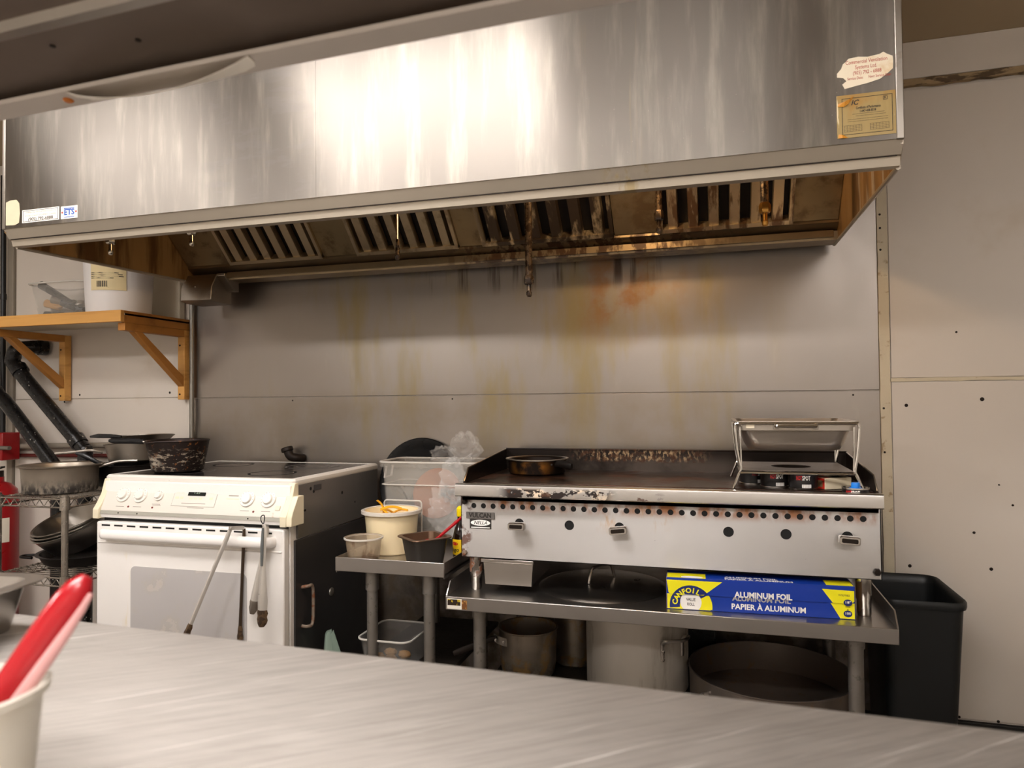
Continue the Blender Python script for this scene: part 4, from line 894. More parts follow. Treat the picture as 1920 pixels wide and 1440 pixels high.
for i, x in enumerate(kx):
    if i in (0, 2, 5):
        k_ = MB().tube([(x, PY+.004, kz), (x, PY-.02, kz)], .007, 10).build('control_knob', M['blackplastic'], gr)
        tilt = (.0, -.12, .06)[(0, 2, 5).index(i)]
        Mx = TM((x, PY-.033, kz-.004), 0, tilt, 0)
        MB().loft([[Mx @ Vector((px_, y_, pz_)) for px_, pz_ in rrect(.056-ins, .024-ins, .006, 3)] for y_, ins in ((.014, .006), (.010, 0), (-.008, 0), (-.012, .004))]).build('knob_wing', M['chrome'], k_)
        Mx2 = TM((x, PY-.0462, kz-.004), 0, tilt, 0)
        MB().loft([[Mx2 @ Vector((px_, y_, pz_)) for px_, pz_ in rrect(.042, .012, .003, 3)] for y_ in (.001, -.0006)]).build('knob_inset', M['screw'], k_)
    else:
        v_ = MB().tube([(x, PY+.02, kz), (x, PY+.004, kz)], .0065, 10).build('valve_stem', M['steelworn'], gr)
        MB().lathe([(.0068, 0), (.011, 0), (.011, .003), (.0068, .003)], 16, TM((x, PY+.010, kz), pi/2)).build('stem_collar', M['screw'], v_)
MB().lathe([(0, .016), (.007, .015), (.009, .010), (.009, 0), (0, 0)], 8, TM((1.404, PY, .845), pi/2)).build('bolt', M['screw'], gr)
MB().lathe([(0, .010), (.007, .010), (.009, .006), (.009, 0), (0, 0)], 6, TM((1.402, PY, .676), pi/2)).build('bolt', M['rustbar'], gr)
MB().lathe([(0, .012), (.009, .012), (.011, .008), (.011, 0), (0, 0)], 6, TM((2.646, PY, .684), pi/2)).build('bolt', M['screw'], gr)
for x in (1.428, 2.617):
    for y in (-.59, -.16):
        MB().lathe([(0, 0), (.017, 0), (.0195, .006), (.0195, .045), (.0215, .050), (.0215, .113), (0, .113)], 20, TM((x, y, .5492))).build('leg', M['legchrome'], gr)
# badges
MB().box(1.408, 1.507, PY-.004, PY, .790, .812).build('maker_plate', mat('maker_plate', '#77736f', .4, .6, var=.1, vscale=40), gr, bevel=.001)
text('VULCAN', .021, gr, M['darkink'], flat((1.4575, PY-.0042, .801)), width=.078, bold=.0006, depth=.002)
MB().box(1.420, 1.495, PY-.0012, PY, .757, .7885).build('dealer_sticker', M['darkink'], gr)
MB().loft([[(1.4575+.034*cos(a), y_, .7765+.0098*sin(a)) for a in [2*pi*j/28 for j in range(28)]] for y_ in (PY-.0012, PY-.0018)]).build('sticker_oval', M['foilwhite'], gr)
text('NELLA', .0155, gr, M['darkink'], flat((1.4575, PY-.0019, .7765)), width=.046, shear=.25, bold=.0002, depth=.0004)
MB().box(1.425, 1.490, PY-.0016, PY-.0012, .7595, .7625).build('sticker_line', M['foilwhite'], gr)
# drip drawer under the griddle
dd = MB().prism([(1.452, .658), (1.462, .652), (1.468, .573), (1.626, .573), (1.632, .652), (1.637, .658)], -.612, -.35, 'y').build('drip_drawer', M['steel'], gr, smooth=None)
MB().box(1.454, 1.636, -.620, -.612, .645, .659).build('drawer_lip', M['steel'], dd, bevel=.003)

# frying pan on griddle
fy = thing('skillet', 'blackened small skillet with short handle on the griddle', 'skillet', (1.565, -.27, .905))
c4 = (1.562, -.265, .9055)
MB().lathe([(0, 0), (.098, 0), (.105, .006), (.110, .052), (.116, .054), (.117, .058), (.112, .058), (.106, .052), (.101, .008), (0, .005)], 48, TM(c4)).build('pan_body', M['griddlepan'], fy)
MB().lathe([(.114, .0535), (.1185, .055), (.1185, .0585), (.113, .0592), (.109, .0565)], 48, TM(c4)).build('pan_rim', M['steelworn'], fy)
ha = radians(-38); hv = Vector((cos(ha), sin(ha), 0)); hb = Vector(c4)+hv*.105+Vector((0, 0, .040))
MB().tube([hb, hb+hv*.02+Vector((0, 0, .004)), hb+hv*.05+Vector((0, 0, .004)), hb+hv*.085+Vector((0, 0, .000)), hb+hv*.095], [.010, .012, .014, .014, .010], 12, flat=.55).build('handle', M['blackpan'], fy)
for s_ in (-1, 1): MB().lathe([(0, .004), (.004, .003), (.005, 0)], 8, TM(hb+Vector((-hv.y, hv.x, 0))*.016*s_, 0, pi/2, ha)).build('rivet', M['steelworn'], fy)

# chafing rack with pan
ch = thing('chafing_rack', 'chrome wire chafing dish rack standing on the griddle', 'rack', (2.44, -.43, .905))
RX0, RX1, RY0, RY1 = 2.268, 2.612, -.605, -.268
for x, sx in ((RX0, -1), (RX1, 1)):
    for y, sy in ((RY0, -1), (RY1, 1)):
        MB().tube(smoothpath([(x-sx*.004, y, 1.106), (x, y, 1.09), (x-sx*.006, y, 1.02), (x-sx*.014, y, .968), (x-sx*.010, y, .955), (x, y+sy*.004, .93), (x+sx*.008, y+sy*.008, .9085)], 4), .0042, 8).build('leg', M['chrome'], ch)
        MB().tube([(x-sx*.014, y, 1.095), (x-sx*.017, y, .965)], .003, 8).build('leg_brace', M['chrome'], ch)
MB().tube([tuple(p) for p in ring(RX1-RX0, RY1-RY0, .012, 1.105, (RX0+RX1)/2, (RY0+RY1)/2)], .0042, 8, closed=True).build('top_ring', M['chrome'], ch)
for y in (RY0, RY1): MB().tube([(RX0+.010, y, .957), (RX1-.010, y, .957)], .0036, 8).build('tie_bar', M['chrome'], ch)
for x in (RX0+.012, RX1-.012): MB().tube([(x, RY0, .957), (x, RY1, .957)], .0036, 8).build('tie_bar', M['chrome'], ch)
fpz = MB(); cxr, cyr = (RX0+RX1)/2, (RY0+RY1)/2
fpz.loft([[(cxr+px_, cyr+py_, z_) for px_, py_ in P_] for P_, z_ in ((rrect(.318, .30, .004, 5), .9635), ([(.06*cos(pi/24+2*pi*j/24), .06*sin(pi/24+2*pi*j/24)) for j in range(24)], .9635), ([(.06*cos(pi/24+2*pi*j/24), .06*sin(pi/24+2*pi*j/24)) for j in range(24)], .9615), (rrect(.318, .30, .004, 5), .9615))], cap=False, loop=True)
fpz.build('fuel_holder_plate', M['darksteel'], ch)
cpn = thing('chafing_pan', 'deep stainless food pan sitting in the wire rack', 'pan', (cxr, cyr, 1.02))
MB().loft([ring(.24, .22, .05, 1.020, cxr, cyr), ring(.265, .25, .05, 1.024, cxr, cyr), ring(.288, .275, .045, 1.045, cxr, cyr), ring(.305, .295, .03, 1.082, cxr, cyr), ring(.330, .322, .02, 1.084, cxr, cyr), ring(.334, .327, .02, 1.107, cxr, cyr), ring(.352, .346, .022, 1.110, cxr, cyr), ring(.352, .346, .022, 1.112, cxr, cyr), ring(.328, .320, .02, 1.111, cxr, cyr), ring(.30, .29, .03, 1.082, cxr, cyr), ring(.284, .27, .045, 1.047, cxr, cyr), ring(.24, .22, .05, 1.024, cxr, cyr)]).build('pan_body', mat('food_pan_steel', '#c3bbb0', .36, .9, var=.08, vscale=9), cpn, smooth=50)
yh = cyr-.1635
MB().tube(smoothpath([(2.385, yh, 1.098), (2.385, yh-.012, 1.098), (2.40, yh-.015, 1.098), (2.48, yh-.015, 1.098), (2.495, yh-.012, 1.098), (2.495, yh, 1.098)], 3), .006, 8).build('drop_handle', M['chrome'], cpn)
for x in (2.385, 2.495): MB().box(x-.008, x+.008, yh-.004, yh+.002, 1.088, 1.108).build('handle_bracket', M['steelworn'], cpn, bevel=.001)
MB().box(2.30, 2.324, yh-.0014, yh, 1.091, 1.104).build('paper_tag', M['oldpaper'], cpn)
# fuel cans
def can(x, y, z, r, h, label, ang, group='black chafing fuel cans', blue=False):
    t = thing('fuel_can', label, 'can', (x, y, z), group=group)
    T_ = TM((x, y, z))
    MB().lathe([(r-.0008, .005), (r, .006), (r, h-.006), (r-.0008, h-.005)], 36, T_).build('can_wrap', M['canblack'], t)
    MB().lathe([(0, .001), (r*.9, .001), (r+.0012, 0), (r+.0015, .004), (r-.0005, .0055)], 36, T_).build('base_rim', M['canmetal'], t)
    MB().lathe([(r-.0005, h-.0055), (r+.0015, h-.004), (r+.0012, h), (r*.93, h), (r*.9, h-.004), (0, h-.004)], 36, T_).build('top_rim', M['canmetal'], t)
    text('HOT', .018, t, M['labelred'], wrap((x, y), r+.0002, ang-.24, z+h*.68), bold=.0004, width=.017)
    text('SPOT', .018, t, M['foilwhite'], wrap((x, y), r+.0002, ang+.26, z+h*.68), bold=.0004, width=.023)
    w_ = wrap((x, y), r+.0002, ang+.25, z+h*.22)
    mb = MB()
    for i in range(6): mb.loft([[w_(-.012+.0045*i+a, b, c) for a, b in ((0, -.005), (.004, -.005), (.004, .005), (0, .005))] for c in (0, .0003)])
    mb.build('barcode_patch', M['foilwhite'], t)
    if blue:
        MB().lathe([(0, .016), (.011, .016), (.012, .012), (.012, .002), (.018, 0), (0, 0)], 16, TM((x, y, z+h-.003))).build('wick_cap', M['blue'], t)
    return t
can(2.325, -.43, .9055, .041, .050, 'black fuel can farthest left under the wire rack', radians(-70))
can(2.385, -.50, .9055, .041, .050, 'black fuel can between two others under the wire rack', radians(-85))
can(2.465, -.535, .9055, .041, .050, 'black fuel can rightmost under the wire rack', radians(-98))
can(2.598, -.608, .8765, .036, .045, 'black fuel can with bright blue cap in the griddle gutter', radians(-115), blue=True)
mbx = thing('match_carton', 'small cream and red carton by the blue capped can', 'carton', (2.548, -.505, .9055), radians(27), local=True)
MB().box(-.045, .045, -.034, .034, .0, .034).build('carton_body', M['boxcream'], mbx, bevel=.0015)
MB().box(-.0458, -.045, -.033, .033, .001, .033).build('red_end', M['boxred'], mbx)
MB().box(-.0464, -.0458, -.024, .024, .006, .026).build('striker_strip', M['card'], mbx)
MB().box(-.044, -.030, -.033, .033, .034, .0345).build('red_band', M['boxred'], mbx)
MB().box(.0, .034, -.02, .015, .034, .0344).build('printed_patch', M['darkink'], mbx)

# pot lid and foil box on the stand shelf
ld = thing('pot_lid', 'wide flat stainless pot lid with loop handle under the griddle', 'lid', (1.83, -.46, .55))
MB().lathe([(0, .014), (.05, .0135), (.19, .008), (.208, .003), (.215, 0), (.217, .0015), (.209, .006), (.19, .0105), (.05, .0165), (0, .017)], 64, TM((1.835, -.452, .5492))).build('lid_disc', M['steel'], ld)
MB().tube(smoothpath([(1.795, -.50, .566), (1.800, -.493, .595), (1.808, -.48, .614), (1.835, -.445, .618), (1.855, -.415, .614), (1.862, -.405, .595), (1.867, -.398, .566)], 4), .005, 10).build('loop_handle', M['steel'], ld)
fb = thing('foil_box', 'blue and yellow aluminum foil carton on the stand shelf', 'carton', (2.0615, -.664, .5492), radians(2.2), local=True)
BL, BD, BH = .524, .095, .094
MB().box(0, BL, 0, BD, 0, BH).build('carton_body', M['foilblue'], fb, bevel=.0015)
def dec(poly, y, mt, name, th=.0004): return MB().prism(poly, y-th, y, 'y').build(name, mt, fb, smooth=None)
for x in (-.0006, BL): MB().box(x, x+.0006, .001, BD-.001, .001, BH-.001).build('end_flap', M['card'], fb)
FH = .046   # bottom edge of the lid flap
# lower front panel prints (y = 0 plane)
dec([(.002, .002), (.128, .002), (.128, .03), (.112, FH), (.002, FH)], -.0001, M['foilyellow'], 'yellow_print')
dec([(BL-.040, .002), (BL-.002, .002), (BL-.002, FH), (BL-.066, FH)], -.0001, M['foilyellow'], 'yellow_print')
def annulus(cx, cz, r0, r1, a0, a1, zlo, zhi, y, mt, name):
    P = []
    n = 24
    for r_, rng_ in ((r1, range(n+1)), (r0, range(n, -1, -1))):
        for i in rng_:
            a = a0+(a1-a0)*i/n; P.append((cx+r_*cos(a), min(zhi, max(zlo, cz+r_*sin(a)))))
    return dec(P, y, mt, name)
AC = (.071, .012)
annulus(*AC, .032, .062, radians(40), radians(188), .002, FH, -.0006, M['foilnavy'], 'navy_arc')
annulus(*AC, .032, .062, radians(-8), radians(40), .002, FH, -.0006, M['foilyellow'], 'yellow_print')
MB().loft([[(AC[0]+.031*cos(a), y_, max(.002, AC[1]+.012+.031*sin(a))) for a in [2*pi*j/32 for j in range(32)]] for y_ in (-.0006, -.0012)]).build('white_disc', M['foilwhite'], fb)
text('VALUE', .0125, fb, M['darkink'], flat((AC[0], -.0014, .031)), width=.027, bold=.0002)
text('ROLL', .0125, fb, M['darkink'], flat((AC[0], -.0014, .017)), width=.021, bold=.0002)
text('PAPIER À ALUMINUM', .0225, fb, M['foilwhite'], flat((.290, -.0004, .0175)), width=.205, bold=.0006)
text('ALUMINUM FOIL', .020, fb, M['foilgrey'], flat((.271, -.0004, .0415)), width=.163, bold=.0006)
# lid flap
fl_ = [(.006, FH+.004), (.012, FH), (BL-.012, FH), (BL-.003, FH+.006), (BL-.003, BH), (.001, BH)]
MB().prism(fl_, -.0030, -.0010, 'y').build('lid_flap', M['foilblue'], fb, smooth=None)
dec([(.006, FH+.004), (.012, FH), (.108, FH), (.162, BH-.006), (.001, BH-.006)], -.0031, M['foilyellow'], 'yellow_print')
dec([(BL-.088, BH-.010), (BL-.060, FH), (BL-.012, FH), (BL-.003, FH+.006), (BL-.003, BH-.012)], -.0031, M['foilyellow'], 'yellow_print')
annulus(*AC, .032, .062, radians(38), radians(148), FH+.0005, 1, -.0036, M['foilnavy'], 'navy_arc')
text('ALUMINUM FOIL', .0225, fb, M['foilwhite'], flat((.276, -.0034, .0535)), width=.160, bold=.0008)
text('WRP980', .009, fb, M['darkink'], flat((BL-.030, -.0034, .068)), width=.030)
# arc lettering
for i, chh in enumerate('CANFOIL'):
    a = radians(168 - i*17.5); rr_ = .0465
    p = Vector((AC[0]+rr_*cos(a), -.0042 if AC[1]+rr_*sin(a) > FH-.006 else -.0011, AC[1]+rr_*sin(a)))
    text(chh, .021, fb, M['foilyellow'], flat(p, (sin(a), 0, -cos(a)), (cos(a), 0, sin(a))), bold=.0007)
for x_, z_, s_ in ((BL-.020, .048, '18"'), (BL-.020, .016, '100')):
    yq = -.0036 if z_ > .04 else -.0006
    MB().loft([[(x_+.0115*cos(a), y_, z_+.0095*sin(a)) for a in [2*pi*j/24 for j in range(24)]] for y_ in (yq, yq-.0003)]).build('navy_dot', M['foilnavy'], fb)
    text(s_, .0095, fb, M['foilwhite'], flat((x_, yq-.0004, z_+.001)), width=.014 if len(s_) > 2 else None, bold=.0002)
text('45cm', .006, fb, M['darkink'], flat((BL-.020, -.0006, .0355)), width=.013)
text('x', .010, fb, M['darkink'], flat((BL-.020, -.0006, .0285)))
# top prints
MB().box(.002, .115, .004, .06, BH, BH+.0004).build('yellow_print', M['foilyellow'], fb, smooth=None)
MB().box(BL-.075, BL-.003, .004, .06, BH, BH+.0004).build('yellow_print', M['foilyellow'], fb, smooth=None)
MB().loft([[(.075+.032*cos(a), .014+.012*sin(a), z_) for a in [2*pi*j/24 for j in range(24)]] for z_ in (BH+.0004, BH+.0008)]).build('white_disc', M['foilwhite'], fb)
text('PAPIER À ALUMINUM', .02, fb, M['foilwhite'], flat((.265, .012, BH+.0004), (1, 0, 0), (0, 1, 0)), width=.19, bold=.0006)
text('ALUMINUM FOIL', .02, fb, M['foilwhite'], flat((.245, .034, BH+.0004), (1, 0, 0), (0, 1, 0)), width=.15, bold=.0006)

#================================================================= POTS UNDER THE STAND
def pot_prof(r, h, th=.003, rim=.006): return [(0, 0), (r-.008, 0), (r, .008), (r, h-.003), (r+rim, h-.002), (r+rim, h+.001), (r-th, h), (r-th, .008), (r-th-.006, .004), (0, .004)]
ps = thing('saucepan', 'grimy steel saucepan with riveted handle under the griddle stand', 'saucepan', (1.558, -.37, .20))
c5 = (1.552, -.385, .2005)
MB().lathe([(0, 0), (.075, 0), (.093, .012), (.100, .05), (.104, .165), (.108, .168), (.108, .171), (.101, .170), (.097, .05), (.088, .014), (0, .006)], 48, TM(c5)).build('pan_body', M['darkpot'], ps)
ha = radians(205); hv = Vector((cos(ha), sin(ha), 0)); hb = Vector(c5)+Vector((cos(radians(232)), sin(radians(232)), 0))*.103+Vector((0, 0, .128))
MB().loft([[hb+Vector((-.042+.084*t, -.002+.024*(abs(t-.5)*2)**2*.6-.010*0, z_+.03*(1-t)*.5)) for z_ in (-.014, .014)] + [hb+Vector((-.042+.084*t, -.008+.024*(abs(t-.5)*2)**2*.6, z_+.03*(1-t)*.5)) for z_ in (.014, -.014)] for t in (0, .25, .5, .75, 1)]).build('handle_bracket', M['steelworn'], ps)
for t in (.15, .5, .85): MB().lathe([(0, .005), (.005, .004), (.006, 0)], 10, TM(hb+Vector((-.042+.084*t, -.007, .015*(1-t))), pi/2)).build('rivet', M['chrome'], ps)
MB().tube([hb+Vector((-.03, -.004, .018)), hb+Vector((-.075, -.02, .006)), hb+Vector((-.15, -.05, -.024)), hb+Vector((-.17, -.058, -.030))], [.010, .011, .012, .008], 10, flat=.5).build('handle', M['blackiron'], ps)
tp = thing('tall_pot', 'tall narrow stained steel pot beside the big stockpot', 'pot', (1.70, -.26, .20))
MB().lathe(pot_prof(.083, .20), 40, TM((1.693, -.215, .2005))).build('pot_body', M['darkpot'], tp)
sk = thing('stockpot', 'big dull aluminium stockpot under the griddle stand', 'stockpot', (1.935, -.36, .20))
c6 = (1.937, -.365, .2005)
MB().lathe([(0, 0), (.165, 0), (.173, .008), (.174, .215), (.177, .222), (.179, .258), (.184, .259), (.184, .263), (.176, .262), (.170, .2), (.168, .01), (0, .005)], 64, TM(c6)).build('pot_body', M['alum'], sk)
MB().lathe([(0, .266), (.12, .268), (.172, .264), (.176, .262), (.16, .258), (0, .258)], 48, TM(c6)).build('pot_cover', M['alum'], sk)
ha = radians(-42)
def around(c, a, R, z, tdx=0): return (c[0]+R*cos(a+tdx), c[1]+R*sin(a+tdx), c[2]+z)
MB().tube(smoothpath([around(c6, ha-.25, .177, .135), around(c6, ha-.25, .180, .19), around(c6, ha-.22, .205, .205), around(c6, ha, .225, .208), around(c6, ha+.22, .205, .205), around(c6, ha+.25, .180, .19), around(c6, ha+.25, .177, .135)], 4), .006, 8).build('side_handle', M['steel'], sk)
for z_ in (.14, .165): MB().lathe([(0, .005), (.005, .004), (.006, 0)], 10, TM(around(c6, ha-.25, .180, z_), 0, pi/2, ha-.25)).build('rivet', M['chrome'], sk)
bz = thing('brazier_pot', 'wide shallow dark steel pot with loop handles at the stand end', 'pot', (2.375, -.40, .20))
c7 = (2.368, -.405, .2005)
MB().lathe([(0, 0), (.245, 0), (.253, .008), (.254, .100), (.257, .102), (.257, .105), (.251, .105), (.249, .01), (0, .005)], 72, TM(c7)).build('pot_body', M['darksteel'], bz)
for ha in (radians(-128), radians(40)):
    MB().tube(smoothpath([around(c7, ha-.2, .254, .066), around(c7, ha-.2, .275, .068), around(c7, ha-.12, .29, .072), around(c7, ha, .293, .074), around(c7, ha+.12, .29, .072), around(c7, ha+.2, .275, .068), around(c7, ha+.2, .254, .066)], 4), .007, 8).build('side_handle', M['steel'], bz)
db = thing('dark_crate', 'dark box behind the pots at the stand back', 'box', (2.17, -.14, .20))
MB().box(2.03, 2.20, -.17, -.075, .2005, .42).build('crate_body', M['blackplastic'], db, bevel=.006)
# trash can
tc = thing('trash_can', 'slim black plastic trash can beside the griddle stand', 'trash can', (2.815, -.26, 0))
MB().loft([ring(.185, .29, .03, .0, 2.805, -.26), ring(.222, .350, .04, .535, 2.815, -.26), ring(.236, .364, .046, .537, 2.815, -.26), ring(.240, .368, .048, .545, 2.815, -.26), ring(.240, .368, .048, .558, 2.815, -.26), ring(.234, .362, .046, .562, 2.815, -.26), ring(.222, .350, .04, .558, 2.815, -.26), ring(.215, .343, .038, .53, 2.815, -.26), ring(.180, .285, .028, .006, 2.805, -.26)]).build('can_body', M['trash'], tc, smooth=50)

#================================================================= LEFT SIDE: WOOD SHELF
ws_ = thing('wooden_shelf', 'pine wall shelf with two triangular brackets', 'shelf', (-.72, -.2, 1.2))
WX0, WX1 = -1.30, -.232
MB().box(WX0, WX1, -.405, -.008, 1.566, 1.574).build('shelf_board', M['creambox'], ws_)
MB().box(WX0, WX1, -.425, -.405, 1.536, 1.586).build('front_batten', M['wood'], ws_, bevel=.002)
MB().box(WX1-.020, WX1, -.405, -.008, 1.534, 1.586).build('end_batten', M['woodred'], ws_, bevel=.002)
MB().box(WX0, WX0+.02, -.405, -.008, 1.534, 1.586).build('end_batten', M['woodred'], ws_, bevel=.002)
for x0 in (-.272, -1.005):
    b_ = MB().box(x0, x0+.038, -.046, -.008, 1.200, 1.534).build('bracket_post', M['wood'], ws_, bevel=.002)
    MB().box(x0, x0+.038, -.40, -.046, 1.500, 1.534).build('bracket_rail', M['woodred'], ws_, bevel=.002)
    MB().prism([(-.046, 1.262), (-.046, 1.31), (-.300, 1.50), (-.345, 1.50)], x0+.002, x0+.036).build('bracket_brace', M['woodred'], ws_, bevel=.002)
    for z in (1.225, 1.46): disc((x0+.012, -.046, z), .005).build('screw', M['screw'], b_)
ub = thing('utensil_bin', 'cloudy plastic bin of kitchen utensils on the wooden shelf', 'bin', (-.74, -.21, 1.574))
ubc = (-.815, -.155)
openbox(.33, .19, .190, .0025, .04, ubc[0]+.01, ubc[1], 1.5745, .028, .010, .006).build('bin_body', M['clear'], ub)
MB().tube([tuple(p) for p in ring(.348, .208, .049, 1.763, ubc[0]+.01, ubc[1])], .004, 6, closed=True).build('rim_bead', M['clearrim'], ub)
random.seed(11)
labs = ['black handled utensil poking above the bin rim', 'grey metal utensil lying across the bin', 'dark whisk handle in the utensil bin', 'wooden handled tool in the utensil bin', 'black spatula at the bin bottom', 'short blue grey tool in the utensil bin']
ms = [M['blackplastic'], M['steelworn'], M['blackplastic'], M['wood'], M['blackplastic'], M['steelworn']]
es = [((-.955, -.19, 1.768), (-.73, -.20, 1.655)), ((-.87, -.20, 1.69), (-.71, -.18, 1.66)), ((-.80, -.21, 1.675), (-.70, -.17, 1.625)), ((-.91, -.20, 1.675), (-.83, -.19, 1.65)), ((-.90, -.21, 1.615), (-.71, -.20, 1.605)), ((-.90, -.17, 1.64), (-.72, -.15, 1.62))]
for l__, m__, (a, b) in zip(labs, ms, es):
    t = thing('kitchen_utensil', l__, 'utensil', b, group='utensils in the shelf bin')
    MB().tube([a, lerp(a, b, .4), b], [.020, .018, .014], 10, flat=.8).build('handle', m__, t)
    MB().lathe([(0, 0), (.018, .003), (.022, .010), (.018, .014), (0, .012)], 12, TM(lerp(a, b, .92), .6, .2)).build('head', m__, t)
bk = thing('white_bucket', 'white plastic pail with yellowed label on the wooden shelf', 'bucket', (-.46, -.22, 1.574))
c8 = (-.405, -.262, 1.5745)
MB().lathe([(0, 0), (.128, 0), (.132, .004), (.146, .30), (.152, .302), (.152, .318), (.145, .32), (.139, .30), (.127, .006), (0, .005)], 56, TM(c8)).build('pail_body', M['bucket'], bk)
aL = radians(-64); RL = .1415
def wl(x, y, z): q = wrap(c8, .1335+.014*((y)/.30), aL, c8[2]); return q(x, y, z)
mb = MB(); rows = []
for z_ in (.108, .17, .23, .295): rows.append([wl(-.075+.15*i/12, z_, .0004) for i in range(13)]+[wl(.075-.15*i/12, z_, .0010) for i in range(13)])
mb.loft(rows); mb.build('paper_label', M['bucketlabel'], bk)
def wt(yc): return lambda x, y, z: wl(x, y+yc, .0012+z)
text('KEEP FROZEN', .020, bk, M['darkink'], wt(.258), width=.13, bold=.0004)
for k, z_ in enumerate((.232, .226, .182, .175, .167, .159)):
    w2 = (.07, .072, .06, .068, .07, .05)[k]
    MB().loft([[wl(-.072+2*w2*i/8*.98, z_+d, .0012) for i in range(9) for d in ()] or [wl(-.072+(2*w2*.98)*i/8, z_, .0013) for i in range(9)]+[wl(-.072+(2*w2*.98)*(8-i)/8, z_+(.003 if k > 1 else .0015), .0013) for i in range(9)], [wl(-.072+(2*w2*.98)*i/8, z_, .0016) for i in range(9)]+[wl(-.072+(2*w2*.98)*(8-i)/8, z_+(.003 if k > 1 else .0015), .0016) for i in range(9)]]).build('printed_line', M['darkink'], bk, smooth=None)
mb = MB(); x_ = -.045
rr = random.Random(3)
while x_ < .0:
    ww = rr.choice((.0015, .0025, .004)); mb.loft([[wl(x_, .122, d), wl(x_+ww, .122, d), wl(x_+ww, .148, d), wl(x_, .148, d)] for d in (.0012, .0016)]); x_ += ww+rr.choice((.0015, .0025))
mb.build('barcode', M['darkink'], bk, smooth=None)
cb = thing('cream_board', 'cream plastic board standing behind the pail on the shelf', 'board', (-.36, -.04, 1.574))
MB().box(-.47, -.260, -.050, -.012, 1.5745, 1.86).build('board_body', M['creambox'], cb, bevel=.006)

# conduits and pipes
def pipe(name, label, pts, r, mt, cat='pipe', collars=(), n=16, sm=0):
    t = thing(name, label, cat, (pts[-1][0], pts[-1][1], min(p[2] for p in pts)))
    MB().tube(smoothpath(pts, sm) if sm else pts, r, n).build('pipe_run', mt, t)
    for a, b, rr_ in collars: MB().tube([a, b], rr_, n).build('coupling', mt, t)
    return t
pipe('metal_conduit', 'thin grey metal conduit running down beside the steel wall sheet', [(-.212, -.022, 1.76), (-.212, -.022, .60)], .0105, M['conduit'], 'conduit')
pipe('black_conduit', 'thin black vertical conduit at the far left of the wall', [(-1.408, -.03, 2.40), (-1.402, -.03, 1.10), (-1.402, -.03, .9)], .013, M['blackcable'], 'conduit', [((-1.404, -.03, 1.74), (-1.404, -.03, 1.77), .0155)])
p1_ = [(-1.135, -.012, 1.478), (-1.150, -.06, 1.478), (-1.195, -.115, 1.465), (-1.215, -.12, 1.425), (-1.185, -.12, 1.36), (-.80, -.12, 1.00), (-.765, -.12, .965), (-.752, -.12, .93), (-.752, -.12, .60), (-.752, -.12, .0)]
pipe('drain_pipe', 'upper black drain pipe with elbow slanting down from the wall', smoothpath(p1_, 5), .034, M['blackpipe'], 'pipe', [((-1.19, -.12, 1.375), (-1.165, -.12, 1.345), .040), ((-.815, -.12, 1.018), (-.785, -.12, .985), .040), ((-1.13, -.01, 1.478), (-1.143, -.045, 1.478), .041)])
pipe('drain_pipe', 'lower black drain pipe slanting down at the left edge', smoothpath([(-1.62, -.12, 1.60), (-1.32, -.12, 1.235), (-1.27, -.12, 1.20), (-.985, -.12, .915), (-.935, -.12, .86), (-.92, -.12, .80), (-.92, -.12, .0)], 5), .034, M['blackpipe'], 'pipe')
pipe('wall_pipe', 'thin painted pipe running level low on the wall', [(-1.45, -.03, .962), (-.30, -.03, .985)], .014, M['greypipe'], 'pipe')
pipe('red_pipe', 'thin dark red pipe below the painted pipe', [(-1.45, -.02, .915), (-.6, -.02, .925)], .010, mat('dark_red_pipe', '#5a1f1a', .5, var=.1), 'pipe')
ab = thing('alarm_box', 'red wall box at the left edge above the extinguisher', 'box', (-1.31, -.08, .90))
MB().box(-1.37, -1.262, -.14, -.045, .90, 1.04).build('box_body', M['redpaint'], ab, bevel=.004)
MB().tube([(-1.30, -.14, .965), (-1.20, -.15, .965)], .010, 10).build('pull_handle', M['conduit'], ab)
ex = thing('fire_extinguisher', 'red fire extinguisher on the floor behind the wire rack', 'fire extinguisher', (-1.27, -.15, 0))
MB().lathe([(0, 0), (.078, 0), (.085, .01), (.085, .70), (.078, .755), (.05, .785), (.022, .795), (.022, .82), (0, .82)], 40, TM((-1.268, -.15, .0))).build('cylinder', M['redpaint'], ex)
MB().loft([[wrap((-1.268, -.15), .0853, radians(-38), z_)(-.045+.09*k/6, 0, d) for k in range(7)]+[wrap((-1.268, -.15), .0853, radians(-38), z_)(.045-.09*k/6, 0, d+.0006) for k in range(7)] for z_ in (.50, .62) for d in (.0003,)]).build('paper_label', M['fireklabel'], ex)
MB().tube([(-1.268, -.15, .82), (-1.268, -.15, .85)], .02, 12).build('valve', M['blackiron'], ex)
MB().bar((-1.29, -.16, .855), (-1.18, -.2, .875), .02, .008).build('lever', M['blackplastic'], ex)
MB().tube(smoothpath([(-1.29, -.16, .84), (-1.33, -.2, .83), (-1.355, -.22, .75), (-1.355, -.2, .5)], 4), .009, 8).build('hose', M['blackplastic'], ex)

